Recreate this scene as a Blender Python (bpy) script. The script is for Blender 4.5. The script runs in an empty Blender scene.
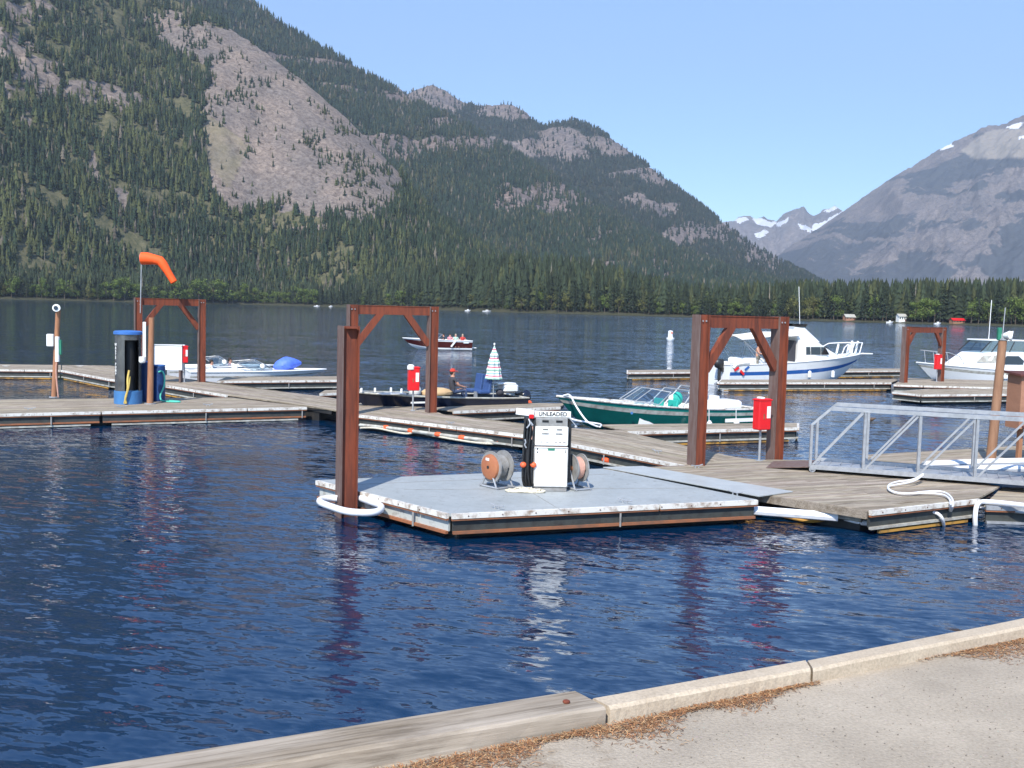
import bpy, math, random
import numpy as np
from mathutils import Vector, Matrix
random.seed(7)
R_ = math.radians
sc = bpy.context.scene
COL = sc.collection
# ------------------------------------------------------------------ camera
H = 3.85; F = 1040.0; ROLL = R_(1.46); PITCH = R_(4.13)
cam_d = bpy.data.cameras.new('camera'); cam = bpy.data.objects.new('camera', cam_d); COL.objects.link(cam)
cam_d.sensor_width = 36; cam_d.lens = 36*F/1024; cam_d.clip_start = 0.1; cam_d.clip_end = 60000
CR = Matrix.Rotation(math.pi/2-PITCH, 3, 'X') @ Matrix.Rotation(ROLL, 3, 'Z')
cam.matrix_world = Matrix.Translation((0, 0, H)) @ CR.to_4x4()
sc.camera = cam
# ------------------------------------------------------------------ light
SUN_EL = 46; SUN_AZ = 17          # sun behind the camera, a little to the left
w = bpy.data.worlds.new('World'); sc.world = w; w.use_nodes = True
nt = w.node_tree; bg = nt.nodes['Background']
sky = nt.nodes.new('ShaderNodeTexSky'); sky.sky_type = 'NISHITA'; sky.sun_disc = False
sky.sun_elevation = R_(SUN_EL); sky.sun_rotation = R_(180+SUN_AZ)
sky.altitude = 400; sky.air_density = 1.0; sky.dust_density = 0.1; sky.ozone_density = 6.5
nt.links.new(sky.outputs[0], bg.inputs[0]); bg.inputs[1].default_value = 0.145
sl = bpy.data.lights.new('sun', 'SUN'); sl.energy = 3.3; sl.angle = R_(0.5); sl.color = (1, .95, .87)
so = bpy.data.objects.new('sun', sl); COL.objects.link(so)
sdir = Vector((math.sin(R_(SUN_AZ))*math.cos(R_(SUN_EL)), math.cos(R_(SUN_AZ))*math.cos(R_(SUN_EL)), -math.sin(R_(SUN_EL))))
so.rotation_euler = sdir.to_track_quat('-Z', 'Y').to_euler()
so.location = (-20, -40, 60)
vs = sc.view_settings; vs.view_transform = 'Standard'; vs.look = 'None'; vs.gamma = 1; vs.use_curve_mapping = False
vs.exposure = 0.9
sc.cycles.volume_bounces = 0; sc.cycles.max_bounces = 8
# ------------------------------------------------------------------ helpers
def ray(px, py):
    return (CR @ Vector(((px-512)/F, (384-py)/F, -1)))
def G(px, py, z=0.45):                 # point of the survey on the level z
    d = ray(px, py); t = (z-H)/d.z
    return Vector((d.x*t, d.y*t, z))
def S(px, py, D):                      # point at horizontal distance D
    d = ray(px, py); t = D/math.hypot(d.x, d.y)
    return Vector((d.x*t, d.y*t, H+d.z*t))
def TZ(P, px, py):                     # height over P's spot seen at py
    d = ray(px, py); return H + d.z*P.y/d.y
CRI = np.array(CR.transposed())
def proj(P):                           # (N,3) -> px,py
    c = (P-np.array([0, 0, H])) @ CRI.T
    return 512+F*c[:, 0]/-c[:, 2], 384-F*c[:, 1]/-c[:, 2]

def tag(o, label=None, cat=None, group=None, kind=None):
    if label: o['label'] = label
    if cat: o['category'] = cat
    if group: o['group'] = group
    if kind: o['kind'] = kind
    return o
def thing(name, label, cat, loc=(0, 0, 0), rz=0, group=None):
    o = bpy.data.objects.new(name, None); COL.objects.link(o); o.empty_display_size = .2
    o.location = loc; o.rotation_euler = (0, 0, rz)
    return tag(o, label, cat, group)
def copy_tree(o, parent=None):
    c = o.copy(); COL.objects.link(c); c.parent = parent
    for ch in [x for x in o.children]: copy_tree(ch, c)
    return c

class MB:
    def __init__(s): s.v = []; s.f = []; s.m = []; s.mi = 0; s.T = Matrix.Identity(4)
    def add(s, vs, fs, mi=None):
        n = len(s.v); s.v += [tuple(s.T @ Vector(v)) for v in vs]
        s.f += [tuple(i+n for i in f) for f in fs]; s.m += [s.mi if mi is None else mi]*len(fs); return s
    def box(s, c, d, rz=0, ry=0, rx=0, bev=0, mi=None):
        M = Matrix.Translation(c) @ Matrix.Rotation(rz, 4, 'Z') @ Matrix.Rotation(ry, 4, 'Y') @ Matrix.Rotation(rx, 4, 'X')
        x, y, z = d[0]/2, d[1]/2, d[2]/2
        if bev <= 0:
            vs = [M @ Vector((a*x, b*y, e*z)) for e in (-1, 1) for a, b in ((-1, -1), (1, -1), (1, 1), (-1, 1))]
            return s.add(vs, [(3, 2, 1, 0), (4, 5, 6, 7), (0, 1, 5, 4), (1, 2, 6, 5), (2, 3, 7, 6), (3, 0, 4, 7)], mi)
        b = min(bev, x*.45, y*.45, z*.45)
        rings = []
        for zz, ins in ((-z, b), (-z+b, 0), (z-b, 0), (z, b)):
            X, Y = x-ins, y-ins
            rings.append([(-X+b, -Y, zz), (X-b, -Y, zz), (X, -Y+b, zz), (X, Y-b, zz), (X-b, Y, zz), (-X+b, Y, zz), (-X, Y-b, zz), (-X, -Y+b, zz)])
        vs = [M @ Vector(p) for r in rings for p in r]
        fs = [tuple(range(7, -1, -1)), tuple(range(24, 32))]
        for k in range(3):
            for i in range(8): fs.append((k*8+i, k*8+(i+1) % 8, k*8+8+(i+1) % 8, k*8+8+i))
        return s.add(vs, fs, mi)
    def bar(s, a, b, w_, h_, mi=None):       # rectangular bar from a to b
        a, b = Vector(a), Vector(b); d = b-a; L = d.length
        q = d.to_track_quat('X', 'Z').to_matrix().to_4x4()
        M = Matrix.Translation((a+b)/2) @ q
        x, y, z = L/2, w_/2, h_/2
        vs = [M @ Vector((p*x, r*y, e*z)) for e in (-1, 1) for p, r in ((-1, -1), (1, -1), (1, 1), (-1, 1))]
        return s.add(vs, [(3, 2, 1, 0), (4, 5, 6, 7), (0, 1, 5, 4), (1, 2, 6, 5), (2, 3, 7, 6), (3, 0, 4, 7)], mi)
    def prism(s, poly, z0, z1, mi=None):
        A = sum(poly[i][0]*poly[(i+1) % len(poly)][1]-poly[(i+1) % len(poly)][0]*poly[i][1] for i in range(len(poly)))
        if A < 0: poly = poly[::-1]
        n = len(poly)
        vs = [(p[0], p[1], z0) for p in poly]+[(p[0], p[1], z1) for p in poly]
        fs = [tuple(range(n-1, -1, -1)), tuple(range(n, 2*n))]+[(i, (i+1) % n, n+(i+1) % n, n+i) for i in range(n)]
        return s.add(vs, fs, mi)
    def tube(s, pts, r, n=8, mi=None, cap=True):
        pts = [Vector(p) for p in pts]; rs = r if isinstance(r, (list, tuple)) else [r]*len(pts)
        vs = []; fs = []; up = Vector((0, 0, 1)); pu = None
        for i, p in enumerate(pts):
            d = (pts[min(i+1, len(pts)-1)]-pts[max(i-1, 0)]).normalized()
            if pu is None:
                a = d.cross(up if abs(d.z) < .95 else Vector((1, 0, 0))).normalized()
            else:
                a = (pu-d*pu.dot(d)).normalized()
            pu = a; b = d.cross(a)
            for k in range(n):
                t = 2*math.pi*k/n; vs.append(p+(a*math.cos(t)+b*math.sin(t))*rs[i])
        for i in range(len(pts)-1):
            for k in range(n): fs.append((i*n+k, i*n+(k+1) % n, (i+1)*n+(k+1) % n, (i+1)*n+k))
        if cap:
            fs.append(tuple(range(n-1, -1, -1))); e = (len(pts)-1)*n; fs.append(tuple(range(e, e+n)))
        return s.add(vs, fs, mi)
    def lathe(s, prof, n=20, c=(0, 0, 0), axis=(0, 0, 1), mi=None, cap=True):   # prof: (r, h)
        q = Vector(axis).to_track_quat('Z', 'Y').to_matrix().to_4x4(); M = Matrix.Translation(c) @ q
        vs = []; fs = []
        for r, h in prof:
            for k in range(n): t = 2*math.pi*k/n; vs.append(M @ Vector((r*math.cos(t), r*math.sin(t), h)))
        for i in range(len(prof)-1):
            for k in range(n): fs.append((i*n+k, i*n+(k+1) % n, (i+1)*n+(k+1) % n, (i+1)*n+k))
        if cap:
            fs.append(tuple(range(n-1, -1, -1))); e = (len(prof)-1)*n; fs.append(tuple(range(e, e+n)))
        return s.add(vs, fs, mi)
    def ell(s, c, r, n=12, mi=None):
        m_ = max(4, n//2)
        return s.add([ (c[0]+r[0]*math.sin(math.pi*(i+.001)/m_)*math.cos(2*math.pi*k/n), c[1]+r[1]*math.sin(math.pi*(i+.001)/m_)*math.sin(2*math.pi*k/n), c[2]-r[2]*math.cos(math.pi*(i+.001)/m_)) for i in range(m_+1) for k in range(n)],
            [(i*n+k, i*n+(k+1) % n, (i+1)*n+(k+1) % n, (i+1)*n+k) for i in range(m_) for k in range(n)], mi)
    def loft(s, rings, closed=True, cap=True, mi=None, rowmi=None):
        n = len(rings[0]); vs = [p for r in rings for p in r]; base = len(s.v)
        s.add(vs, [], mi); m0 = s.mi if mi is None else mi
        for i in range(len(rings)-1):
            for k in range(n if closed else n-1):
                s.f.append((base+i*n+k, base+i*n+(k+1) % n, base+(i+1)*n+(k+1) % n, base+(i+1)*n+k)); s.m.append(rowmi[k] if rowmi else m0)
        if cap:
            s.f.append(tuple(base+k for k in range(n-1, -1, -1))); s.m.append(m0)
            e = base+(len(rings)-1)*n; s.f.append(tuple(range(e, e+n))); s.m.append(m0)
        return s
    def build(s, name, mats, parent=None, smooth=False, world=False, col=None):
        me = bpy.data.meshes.new(name); v = s.v
        off = Vector((0, 0, 0))
        if world and parent is not None:
            o_ = Vector(parent.location); v = [tuple(Vector(p)-o_) for p in v]
        me.from_pydata(v, [], s.f)
        for m_ in (mats if isinstance(mats, (list, tuple)) else [mats]): me.materials.append(m_)
        me.polygons.foreach_set('material_index', s.m)
        if smooth: me.polygons.foreach_set('use_smooth', [True]*len(s.f))
        if col is not None:
            a = me.color_attributes.new('tint', 'FLOAT_COLOR', 'POINT')
            a.data.foreach_set('color', np.array(col, dtype=np.float32).ravel())
        me.update()
        if smooth:
            try: me.set_sharp_from_angle(angle=R_(40))
            except Exception: pass
        o = bpy.data.objects.new(name, me); COL.objects.link(o); o.parent = parent
        return o

# ------------------------------------------------------------------ materials
def newmat(name):
    m = bpy.data.materials.new(name); m.use_nodes = True; n = m.node_tree
    return m, n, n.nodes['Principled BSDF']
def ramp(n, stops, src):
    r = n.nodes.new('ShaderNodeValToRGB'); e = r.color_ramp.elements
    while len(e) < len(stops): e.new(.5)
    for i, (p, c) in enumerate(stops): e[i].position = p; e[i].color = (*c, 1) if len(c) == 3 else c
    n.links.new(src, r.inputs[0]); return r
def noise(n, scale, detail=5, rough=.6, vec=None, dist=0):
    t = n.nodes.new('ShaderNodeTexNoise'); t.inputs['Scale'].default_value = scale; t.inputs['Detail'].default_value = detail
    t.inputs['Roughness'].default_value = rough; t.inputs['Distortion'].default_value = dist
    if vec is not None: n.links.new(vec, t.inputs['Vector'])
    return t
def mapping(n, scale=(1, 1, 1), rot=(0, 0, 0), world=False):
    if world:
        g = n.nodes.new('ShaderNodeNewGeometry'); out = g.outputs['Position']
    else:
        g = n.nodes.new('ShaderNodeTexCoord'); out = g.outputs['Object']
    mp = n.nodes.new('ShaderNodeMapping'); mp.inputs['Scale'].default_value = scale; mp.inputs['Rotation'].default_value = rot
    n.links.new(out, mp.inputs[0]); return mp.outputs[0]
def mixc(n, fac, a, b, mode='MIX'):
    x = n.nodes.new('ShaderNodeMix'); x.data_type = 'RGBA'; x.blend_type = mode
    for s_, v in ((0, fac), (6, a), (7, b)):
        if isinstance(v, (int, float)): x.inputs[s_].default_value = v
        elif isinstance(v, tuple): x.inputs[s_].default_value = (*v[:3], 1)
        else: n.links.new(v, x.inputs[s_])
    return x.outputs[2]
def bump(n, b, src, strength=.3, dist=.01):
    x = n.nodes.new('ShaderNodeBump'); x.inputs['Strength'].default_value = strength; x.inputs['Distance'].default_value = dist
    n.links.new(src, x.inputs['Height']); n.links.new(x.outputs[0], b.inputs['Normal']); return x
def dirty(name, c, c2=None, scale=4, lo=.35, hi=.75, rough=.5, metal=0, bmp=.15, stretch=(1, 1, 1), spec=.5, bd=.01, detail=6):
    m, n, b = newmat(name); c2 = c2 or tuple(x*.6 for x in c)
    t = noise(n, scale, detail, .65, mapping(n, stretch))
    r = ramp(n, [(lo, c), (hi, c2)], t.outputs[0]); n.links.new(r.outputs[0], b.inputs['Base Color'])
    b.inputs['Roughness'].default_value = rough; b.inputs['Metallic'].default_value = metal; b.inputs['Specular IOR Level'].default_value = spec
    if bmp: bump(n, b, t.outputs[0], bmp, bd)
    return m
M = {}
def wood(name, a, b_, c, ang=0.):
    m, n, b = newmat(name)
    vc = n.nodes.new('ShaderNodeVertexColor'); vc.layer_name = 'tint'
    al = mapping(n, (1, 1, 1), (0, 0, -ang))
    def st(k):
        mp = n.nodes.new('ShaderNodeMapping'); mp.inputs['Scale'].default_value = k; n.links.new(al, mp.inputs[0]); return mp.outputs[0]
    t = noise(n, 2.2, 8, .7, st((.5, 1.3, 1.3))); t2 = noise(n, 40, 5, .65, st((.05, 1, 1)), .3); t3 = noise(n, 9, 3, .6, st((.12, 1, 1)))
    r = ramp(n, [(.25, a), (.55, b_), (.8, c)], t.outputs[0])
    k = mixc(n, 1.0, r.outputs[0], vc.outputs[0], 'MULTIPLY')
    g = ramp(n, [(.30, (.45, .42, .38)), (.48, (.88, .86, .83)), (.65, (1.08, 1.06, 1.04))], t2.outputs[0])
    g3 = ramp(n, [(.34, (.70, .67, .62)), (.55, (1, 1, 1))], t3.outputs[0])
    k2 = mixc(n, 1.0, mixc(n, 1.0, k, g.outputs[0], 'MULTIPLY'), g3.outputs[0], 'MULTIPLY'); n.links.new(k2, b.inputs['Base Color'])
    b.inputs['Roughness'].default_value = .85; b.inputs['Specular IOR Level'].default_value = .25
    bump(n, b, t2.outputs[0], .5, .006); return m
_wc = {}
def deckwood(ang):
    k = int(round(math.degrees(ang)/4.0)) % 45
    if k not in _wc: _wc[k] = wood('weathered_deck_wood', (.31, .265, .21), (.43, .375, .305), (.26, .22, .175), R_(k*4))
    return _wc[k]
M['wood'] = wood('weathered_deck_wood', (.28, .24, .19), (.39, .34, .275), (.23, .195, .155))
M['timber'] = wood('quay_timber', (.26, .22, .175), (.33, .285, .23), (.17, .14, .11))
def greydeck():
    m, n, b = newmat('grey_painted_deck'); v = mapping(n, world=True)
    t = noise(n, .8, 7, .7, v); f_ = noise(n, 7, 5, .7, v, .6); sp = noise(n, 26, 3, .6, v)
    c = ramp(n, [(.3, (.30, .325, .325)), (.52, (.36, .385, .385)), (.75, (.27, .29, .29))], t.outputs[0]).outputs[0]
    c = mixc(n, 1.0, c, ramp(n, [(.30, (.62, .60, .57)), (.40, (.95, .94, .93)), (.62, (1, 1, 1)), (.72, (1.12, 1.11, 1.1))], f_.outputs[0]).outputs[0], 'MULTIPLY')
    c = mixc(n, 1.0, c, ramp(n, [(.30, (.7, .68, .65)), (.38, (1, 1, 1))], sp.outputs[0]).outputs[0], 'MULTIPLY')
    n.links.new(c, b.inputs['Base Color']); b.inputs['Roughness'].default_value = .6; bump(n, b, f_.outputs[0], .25, .004); return m
M['greydeck'] = greydeck()
M['white'] = dirty('white_rail_paint', (.72, .69, .62), (.30, .22, .16), 6, .47, .68, .5)
M['trim'] = dirty('pale_waler', (.50, .50, .44), (.25, .21, .17), 4, .4, .7, .6)
M['rustrail'] = dirty('rusty_waler', (.33, .12, .05), (.15, .08, .05), 3, .4, .7, .7)
M['yellow'] = dirty('amber_pipe', (.50, .26, .05), (.14, .09, .04), 2.2, .45, .6, .6)
M['dark'] = dirty('wet_dark_float', (.018, .018, .018), (.04, .035, .03), 5, .4, .7, .6)
M['fascia'] = dirty('recess_shade_fascia', (.05, .055, .05), (.025, .022, .02), 5, .45, .75, .6)  # near-black colour stands in for the shaded recess under the rub rail
M['chip'] = dirty('worn_grey_fascia', (.46, .48, .45), (.20, .17, .14), 6, .5, .72, .6)
M['rust'] = dirty('rusty_red_steel', (.22, .050, .020), (.09, .026, .015), 3.2, .40, .68, .75, bmp=.3, stretch=(3, 3, .35), bd=.006)
M['rustd'] = dirty('weathered_shade_steel', (.13, .075, .06), (.20, .15, .13), 3.5, .4, .75, .7, bmp=.2, stretch=(3, 3, .5))
M['galv'] = dirty('galvanized_steel', (.44, .45, .46), (.30, .31, .32), 6, .4, .7, .42, metal=.35, bmp=.1)
M['alu'] = dirty('dull_aluminium', (.40, .41, .42), (.30, .31, .32), 5, .4, .7, .45, metal=.3)
M['enamel'] = dirty('white_enamel', (.84, .84, .80), (.66, .64, .58), 3, .6, .95, .35, bmp=0)
M['gel'] = dirty('white_gelcoat', (.82, .82, .80), (.66, .65, .62), 1.5, .55, .95, .25, bmp=0)
M['pvc'] = dirty('white_pvc', (.80, .80, .80), (.50, .49, .45), 5, .55, .85, .4, bmp=0)
M['red'] = dirty('red_box_paint', (.72, .012, .016), (.50, .01, .012), 3, .5, .9, .4, bmp=0)
M['orange'] = dirty('orange_cloth', (.95, .11, .012), (.85, .09, .01), 5, .4, .8, .7)
M['ball'] = dirty('orange_float', (.85, .13, .04), (.6, .10, .04), 8, .5, .9, .5, bmp=0)
M['black'] = dirty('black_rubber', (.012, .012, .013), (.03, .03, .03), 8, .4, .7, .45, bmp=0)
M['reel_o'] = dirty('orange_reel_paint', (.40, .15, .065), (.32, .10, .05), 6, .4, .8, .6)
M['reel_g'] = dirty('grey_reel_paint', (.30, .30, .29), (.16, .14, .12), 6, .4, .8, .5)
M['hose_p'] = dirty('pinkish_hose', (.62, .34, .25), (.40, .22, .17), 9, .4, .8, .5)
M['rope'] = dirty('pale_rope', (.72, .66, .52), (.40, .35, .26), 40, .4, .7, .9)
M['blue'] = dirty('blue_plastic', (.05, .17, .48), (.035, .12, .36), 4, .4, .8, .45, bmp=0)
M['navy'] = dirty('navy_barrel', (.012, .045, .16), (.009, .03, .11), 4, .4, .8, .4, bmp=0)
M['bluepale'] = dirty('pale_blue_base', (.055, .19, .42), (.04, .14, .32), 5, .4, .8, .5, bmp=0)
M['steel'] = dirty('dark_polished_casing', (.14, .14, .14), (.06, .06, .065), 3, .4, .8, .22, metal=.6, bmp=0)
M['gap'] = dirty('casing_opening', (.008, .008, .009), None, 5, rough=.6, bmp=0)
M['teal'] = dirty('teal_hull_paint', (.006, .10, .085), (.005, .07, .062), 2, .4, .8, .2, bmp=0)
M['teal2'] = dirty('bright_teal_band', (.012, .22, .18), (.01, .17, .14), 2, .4, .8, .25, bmp=0)
M['navyhull'] = dirty('navy_hull_paint', (.008, .014, .035), (.02, .022, .03), 2, .4, .8, .22, bmp=0)
M['blueseat'] = dirty('blue_vinyl', (.04, .09, .24), (.03, .06, .17), 6, .4, .8, .5)
M['maroon'] = dirty('maroon_hull_paint', (.085, .018, .014), (.05, .012, .01), 2, .4, .8, .25, bmp=0)
M['bstripe'] = dirty('blue_hull_stripe', (.03, .12, .38), (.03, .10, .30), 2, .4, .8, .25, bmp=0)
M['tarp'] = dirty('bright_blue_cover', (.10, .20, .78), (.07, .14, .60), 7, .4, .7, .6, bmp=.4, bd=.03)
M['canvas'] = dirty('white_canvas', (.78, .76, .70), (.62, .60, .54), 5, .4, .8, .8)
M['tan'] = dirty('tan_vinyl', (.62, .42, .22), (.45, .29, .15), 6, .4, .8, .6)
M['tealcloth'] = dirty('teal_cloth', (.02, .42, .33), (.015, .3, .24), 8, .4, .8, .7)
M['polewood'] = dirty('brown_pole_wood', (.40, .19, .10), (.27, .12, .06), 3, .35, .7, .8, stretch=(4, 4, .6))
M['polewood2'] = dirty('tan_pole_wood', (.34, .185, .105), (.24, .12, .065), 3, .35, .7, .8, stretch=(4, 4, .6))
M['brownbox'] = dirty('brown_plywood', (.40, .20, .12), (.31, .15, .09), 2, .35, .7, .8, stretch=(1, 1, 3))
M['roofbrown'] = dirty('dark_brown_roof', (.14, .045, .035), (.09, .03, .025), 3, .35, .7, .8)
M['skin'] = dirty('skin', (.52, .27, .18), (.44, .22, .15), 8, .4, .8, .6, bmp=0)
M['hairdark'] = dirty('dark_hair', (.02, .014, .01), (.035, .022, .015), 20, .4, .8, .7)
M['hairgrey'] = dirty('fair_hair', (.45, .38, .28), (.35, .28, .2), 20, .4, .8, .7)
M['green'] = dirty('green_paint', (.03, .22, .13), (.02, .15, .09), 5, .4, .8, .5)
M['aqua'] = dirty('aqua_hose', (.10, .55, .42), (.08, .45, .36), 6, .4, .8, .5, bmp=0)
M['yhose'] = dirty('yellow_hose', (.62, .45, .10), (.40, .28, .08), 6, .4, .8, .5, bmp=0)
def shirt(name, c): M[name] = dirty(name, c, tuple(x*.75 for x in c), 9, .4, .8, .85); return M[name]
for k, c in dict(shirt_pink=(.75, .32, .36), shirt_white=(.75, .75, .72), shirt_dark=(.05, .05, .06), shirt_red=(.6, .06, .05), shirt_blue=(.10, .2, .5), shirt_mint=(.5, .72, .6), shorts=(.2, .18, .14), jeans=(.06, .09, .17), cap_red=(.65, .05, .03)).items(): shirt(k, c)
def glassm(name, c, rough=.05):
    m, n, b = newmat(name); b.inputs['Base Color'].default_value = (*c, 1); b.inputs['Roughness'].default_value = rough
    b.inputs['Specular IOR Level'].default_value = .8; b.inputs['Alpha'].default_value = 1; return m
M['dglass'] = glassm('dark_cabin_glass', (.02, .022, .025))
def clearm():
    m = bpy.data.materials.new('tinted_windshield'); m.use_nodes = True; n = m.node_tree; n.nodes.clear()
    o = n.nodes.new('ShaderNodeOutputMaterial'); t = n.nodes.new('ShaderNodeBsdfTransparent'); t.inputs[0].default_value = (.55, .66, .72, 1)
    g = n.nodes.new('ShaderNodeBsdfGlossy'); g.inputs['Roughness'].default_value = .03; g.inputs[0].default_value = (1, 1, 1, 1)
    x = n.nodes.new('ShaderNodeMixShader'); x.inputs[0].default_value = .18
    n.links.new(t.outputs[0], x.inputs[1]); n.links.new(g.outputs[0], x.inputs[2]); n.links.new(x.outputs[0], o.inputs[0]); return m
M['clear'] = clearm()

# ------------------------------------------------------------------ numpy noise
def _h(ix, iy, seed):
    n = (ix*374761393+iy*668265263+seed*1442695041) & 0xFFFFFFFF
    n = ((n ^ (n >> 13))*1274126177) & 0xFFFFFFFF
    return ((n ^ (n >> 16)) & 0xFFFF)/65535.0
def vnoise(x, y, seed=0):
    x = np.asarray(x, float); y = np.asarray(y, float)
    ix = np.floor(x).astype(np.int64); iy = np.floor(y).astype(np.int64); fx = x-ix; fy = y-iy
    fx = fx*fx*(3-2*fx); fy = fy*fy*(3-2*fy)
    a = _h(ix, iy, seed); b = _h(ix+1, iy, seed); c = _h(ix, iy+1, seed); d = _h(ix+1, iy+1, seed)
    return (a*(1-fx)+b*fx)*(1-fy)+(c*(1-fx)+d*fx)*fy
def fbm(x, y, oct=5, seed=0, ridged=False):
    s = 0; a = .5; t = 0
    for i in range(oct):
        n = vnoise(x, y, seed+i*17)
        if ridged: n = 1-abs(2*n-1)
        s = s+a*n; t += a; a *= .5; x = x*2.03+13.1; y = y*2.03+7.7
    return s/t
def inpoly(px, py, poly):
    r = np.zeros(px.shape, bool); n = len(poly)
    for i in range(n):
        x1, y1 = poly[i]; x2, y2 = poly[(i+1) % n]
        c = ((y1 > py) != (y2 > py)) & (px < (x2-x1)*(py-y1)/(y2-y1+1e-9)+x1); r ^= c
    return r
def grid_mesh(name, P, attr, mat, smooth=True):
    nu, nv = P.shape[:2]; me = bpy.data.meshes.new(name)
    idx = np.arange(nu*nv).reshape(nu, nv)
    q = np.stack([idx[:-1, :-1], idx[1:, :-1], idx[1:, 1:], idx[:-1, 1:]], -1).reshape(-1, 4)
    me.vertices.add(nu*nv); me.vertices.foreach_set('co', P.reshape(-1).astype(np.float32))
    me.loops.add(q.size); me.loops.foreach_set('vertex_index', q.ravel().astype(np.int32))
    me.polygons.add(len(q)); me.polygons.foreach_set('loop_start', np.arange(0, q.size, 4, dtype=np.int32))
    me.update(calc_edges=True)
    for k, a in attr.items():
        at = me.attributes.new(k, 'FLOAT', 'POINT'); at.data.foreach_set('value', a.ravel().astype(np.float32))
    me.materials.append(mat)
    if smooth: me.polygons.foreach_set('use_smooth', np.ones(len(q), bool))
    o = bpy.data.objects.new(name, me); COL.objects.link(o); return o
# ------------------------------------------------------------------ water
def water_mat():
    m, n, b = newmat('lake_water')
    b.inputs['Base Color'].default_value = (.001, .021, .062, 1); b.inputs['Roughness'].default_value = .04
    b.inputs['IOR'].default_value = 1.50; b.inputs['Specular IOR Level'].default_value = .5
    v = mapping(n, (1, 1, 1), (0, 0, R_(14)), world=True)
    def wv(sc_, st, det=2, d=.6):
        mp = n.nodes.new('ShaderNodeMapping'); mp.inputs['Scale'].default_value = st; n.links.new(v, mp.inputs[0])
        return noise(n, sc_, det, .55, mp.outputs[0], d)
    def vm(op, a, b_):
        x = n.nodes.new('ShaderNodeVectorMath'); x.operation = op
        for k, q_ in ((0, a), (1, b_)):
            if isinstance(q_, tuple): x.inputs[k].default_value = q_
            else: n.links.new(q_, x.inputs[k])
        return x
    # wave slopes: three wavelengths of ripples, calmer in wind-shadow streaks
    parts = [(wv(3.8, (.38, 1.3, 1), 2, .5), .58), (wv(11, (.45, 1.2, 1), 2, .6), .50), (wv(.45, (.4, 1.1, 1), 1, .3), .15)]
    tot = None
    for t_, k in parts:
        c_ = vm('SUBTRACT', t_.outputs['Color'], (.5, .5, .5)); c_ = vm('MULTIPLY', c_.outputs[0], (k*.70, k*1.25, 0))
        tot = c_ if tot is None else vm('ADD', tot.outputs[0], c_.outputs[0])
    calm = noise(n, .02, 3, .55, mapping(n, (.30, 1.9, 1), (0, 0, R_(6)), world=True))
    cr = ramp(n, [(.36, (.50,)*3), (.60, (1.05,)*3)], calm.outputs[0])
    tot = vm('MULTIPLY', tot.outputs[0], cr.outputs[0]); tot = vm('ADD', tot.outputs[0], (0, 0, 1)); nn = vm('NORMALIZE', tot.outputs[0], (0, 0, 0))
    n.links.new(nn.outputs[0], b.inputs['Normal'])
    return m
wm = MB(); wm.add([(-16000, -60, 0), (16000, -60, 0), (16000, 16000, 0), (-16000, 16000, 0)], [(0, 1, 2, 3)])
wo = wm.build('lake_water', water_mat()); tag(wo, kind='structure')

# ------------------------------------------------------------------ mountains
def mountain_mat(name, floor1, floor2, rock1, rock2, sc_, snow=False, scree=None):
    m, n, b = newmat(name)
    ar = n.nodes.new('ShaderNodeAttribute'); ar.attribute_name = 'rock'
    v = mapping(n, (1, 1, 1), world=True)
    t1 = noise(n, sc_, 8, .68, v); t2 = noise(n, sc_*4.5, 8, .72, v, .8); t3 = noise(n, sc_*.35, 4, .5, v)
    fl = ramp(n, [(.35, floor1), (.65, floor2)], t2.outputs[0])
    rk = ramp(n, [(.30, tuple(x*.45 for x in rock2)), (.44, rock2), (.58, rock1), (.74, tuple(min(1, x*1.3) for x in rock1))], t2.outputs[0])
    rk2 = mixc(n, 1.0, rk.outputs[0], ramp(n, [(.35, (.78, .76, .76)), (.65, (1.1, 1.0, .92))], t3.outputs[0]).outputs[0], 'MULTIPLY')
    ad = n.nodes.new('ShaderNodeMath'); ad.operation = 'MULTIPLY_ADD'; n.links.new(t1.outputs[0], ad.inputs[0]); ad.inputs[1].default_value = .9; n.links.new(ar.outputs['Fac'], ad.inputs[2])
    mk = ramp(n, [(.88, (0, 0, 0)), (.98, (1, 1, 1))], ad.outputs[0])
    c = mixc(n, mk.outputs[0], fl.outputs[0], rk2)
    if scree:
        a2 = n.nodes.new('ShaderNodeAttribute'); a2.attribute_name = 'scree'; c = mixc(n, a2.outputs['Fac'], c, scree)
    if snow:
        a3 = n.nodes.new('ShaderNodeAttribute'); a3.attribute_name = 'snow'
        s_ = ramp(n, [(.45, (0, 0, 0)), (.55, (1, 1, 1))], a3.outputs['Fac']); c = mixc(n, s_.outputs[0], c, (.85, .87, .9))
    n.links.new(c, b.inputs['Base Color']); b.inputs['Roughness'].default_value = .95; b.inputs['Specular IOR Level'].default_value = .1
    bump(n, b, t2.outputs[0], .9, .25/sc_*.08); return m
SH = ([-900, -500, 0, 150, 256, 340, 430, 512, 690, 800, 1024, 1500, 2000], [1000, 1200, 1380, 1450, 1600, 1580, 1330, 1130, 1110, 1010, 960, 900, 900])
def shoreD(px): return np.interp(px, SH[0], SH[1])
def horizon_y(px): return 308.86+(px-512)*math.tan(ROLL)
def az(px):
    d = ray(px, horizon_y(px)); return math.atan2(d.x, d.y)
_pxs = np.linspace(-1400, 2400, 400); _azs = np.array([az(p) for p in _pxs])
def azv(px): return np.interp(px, _pxs, _azs)
def pxv(a): return np.interp(a, _azs, _pxs)

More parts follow.
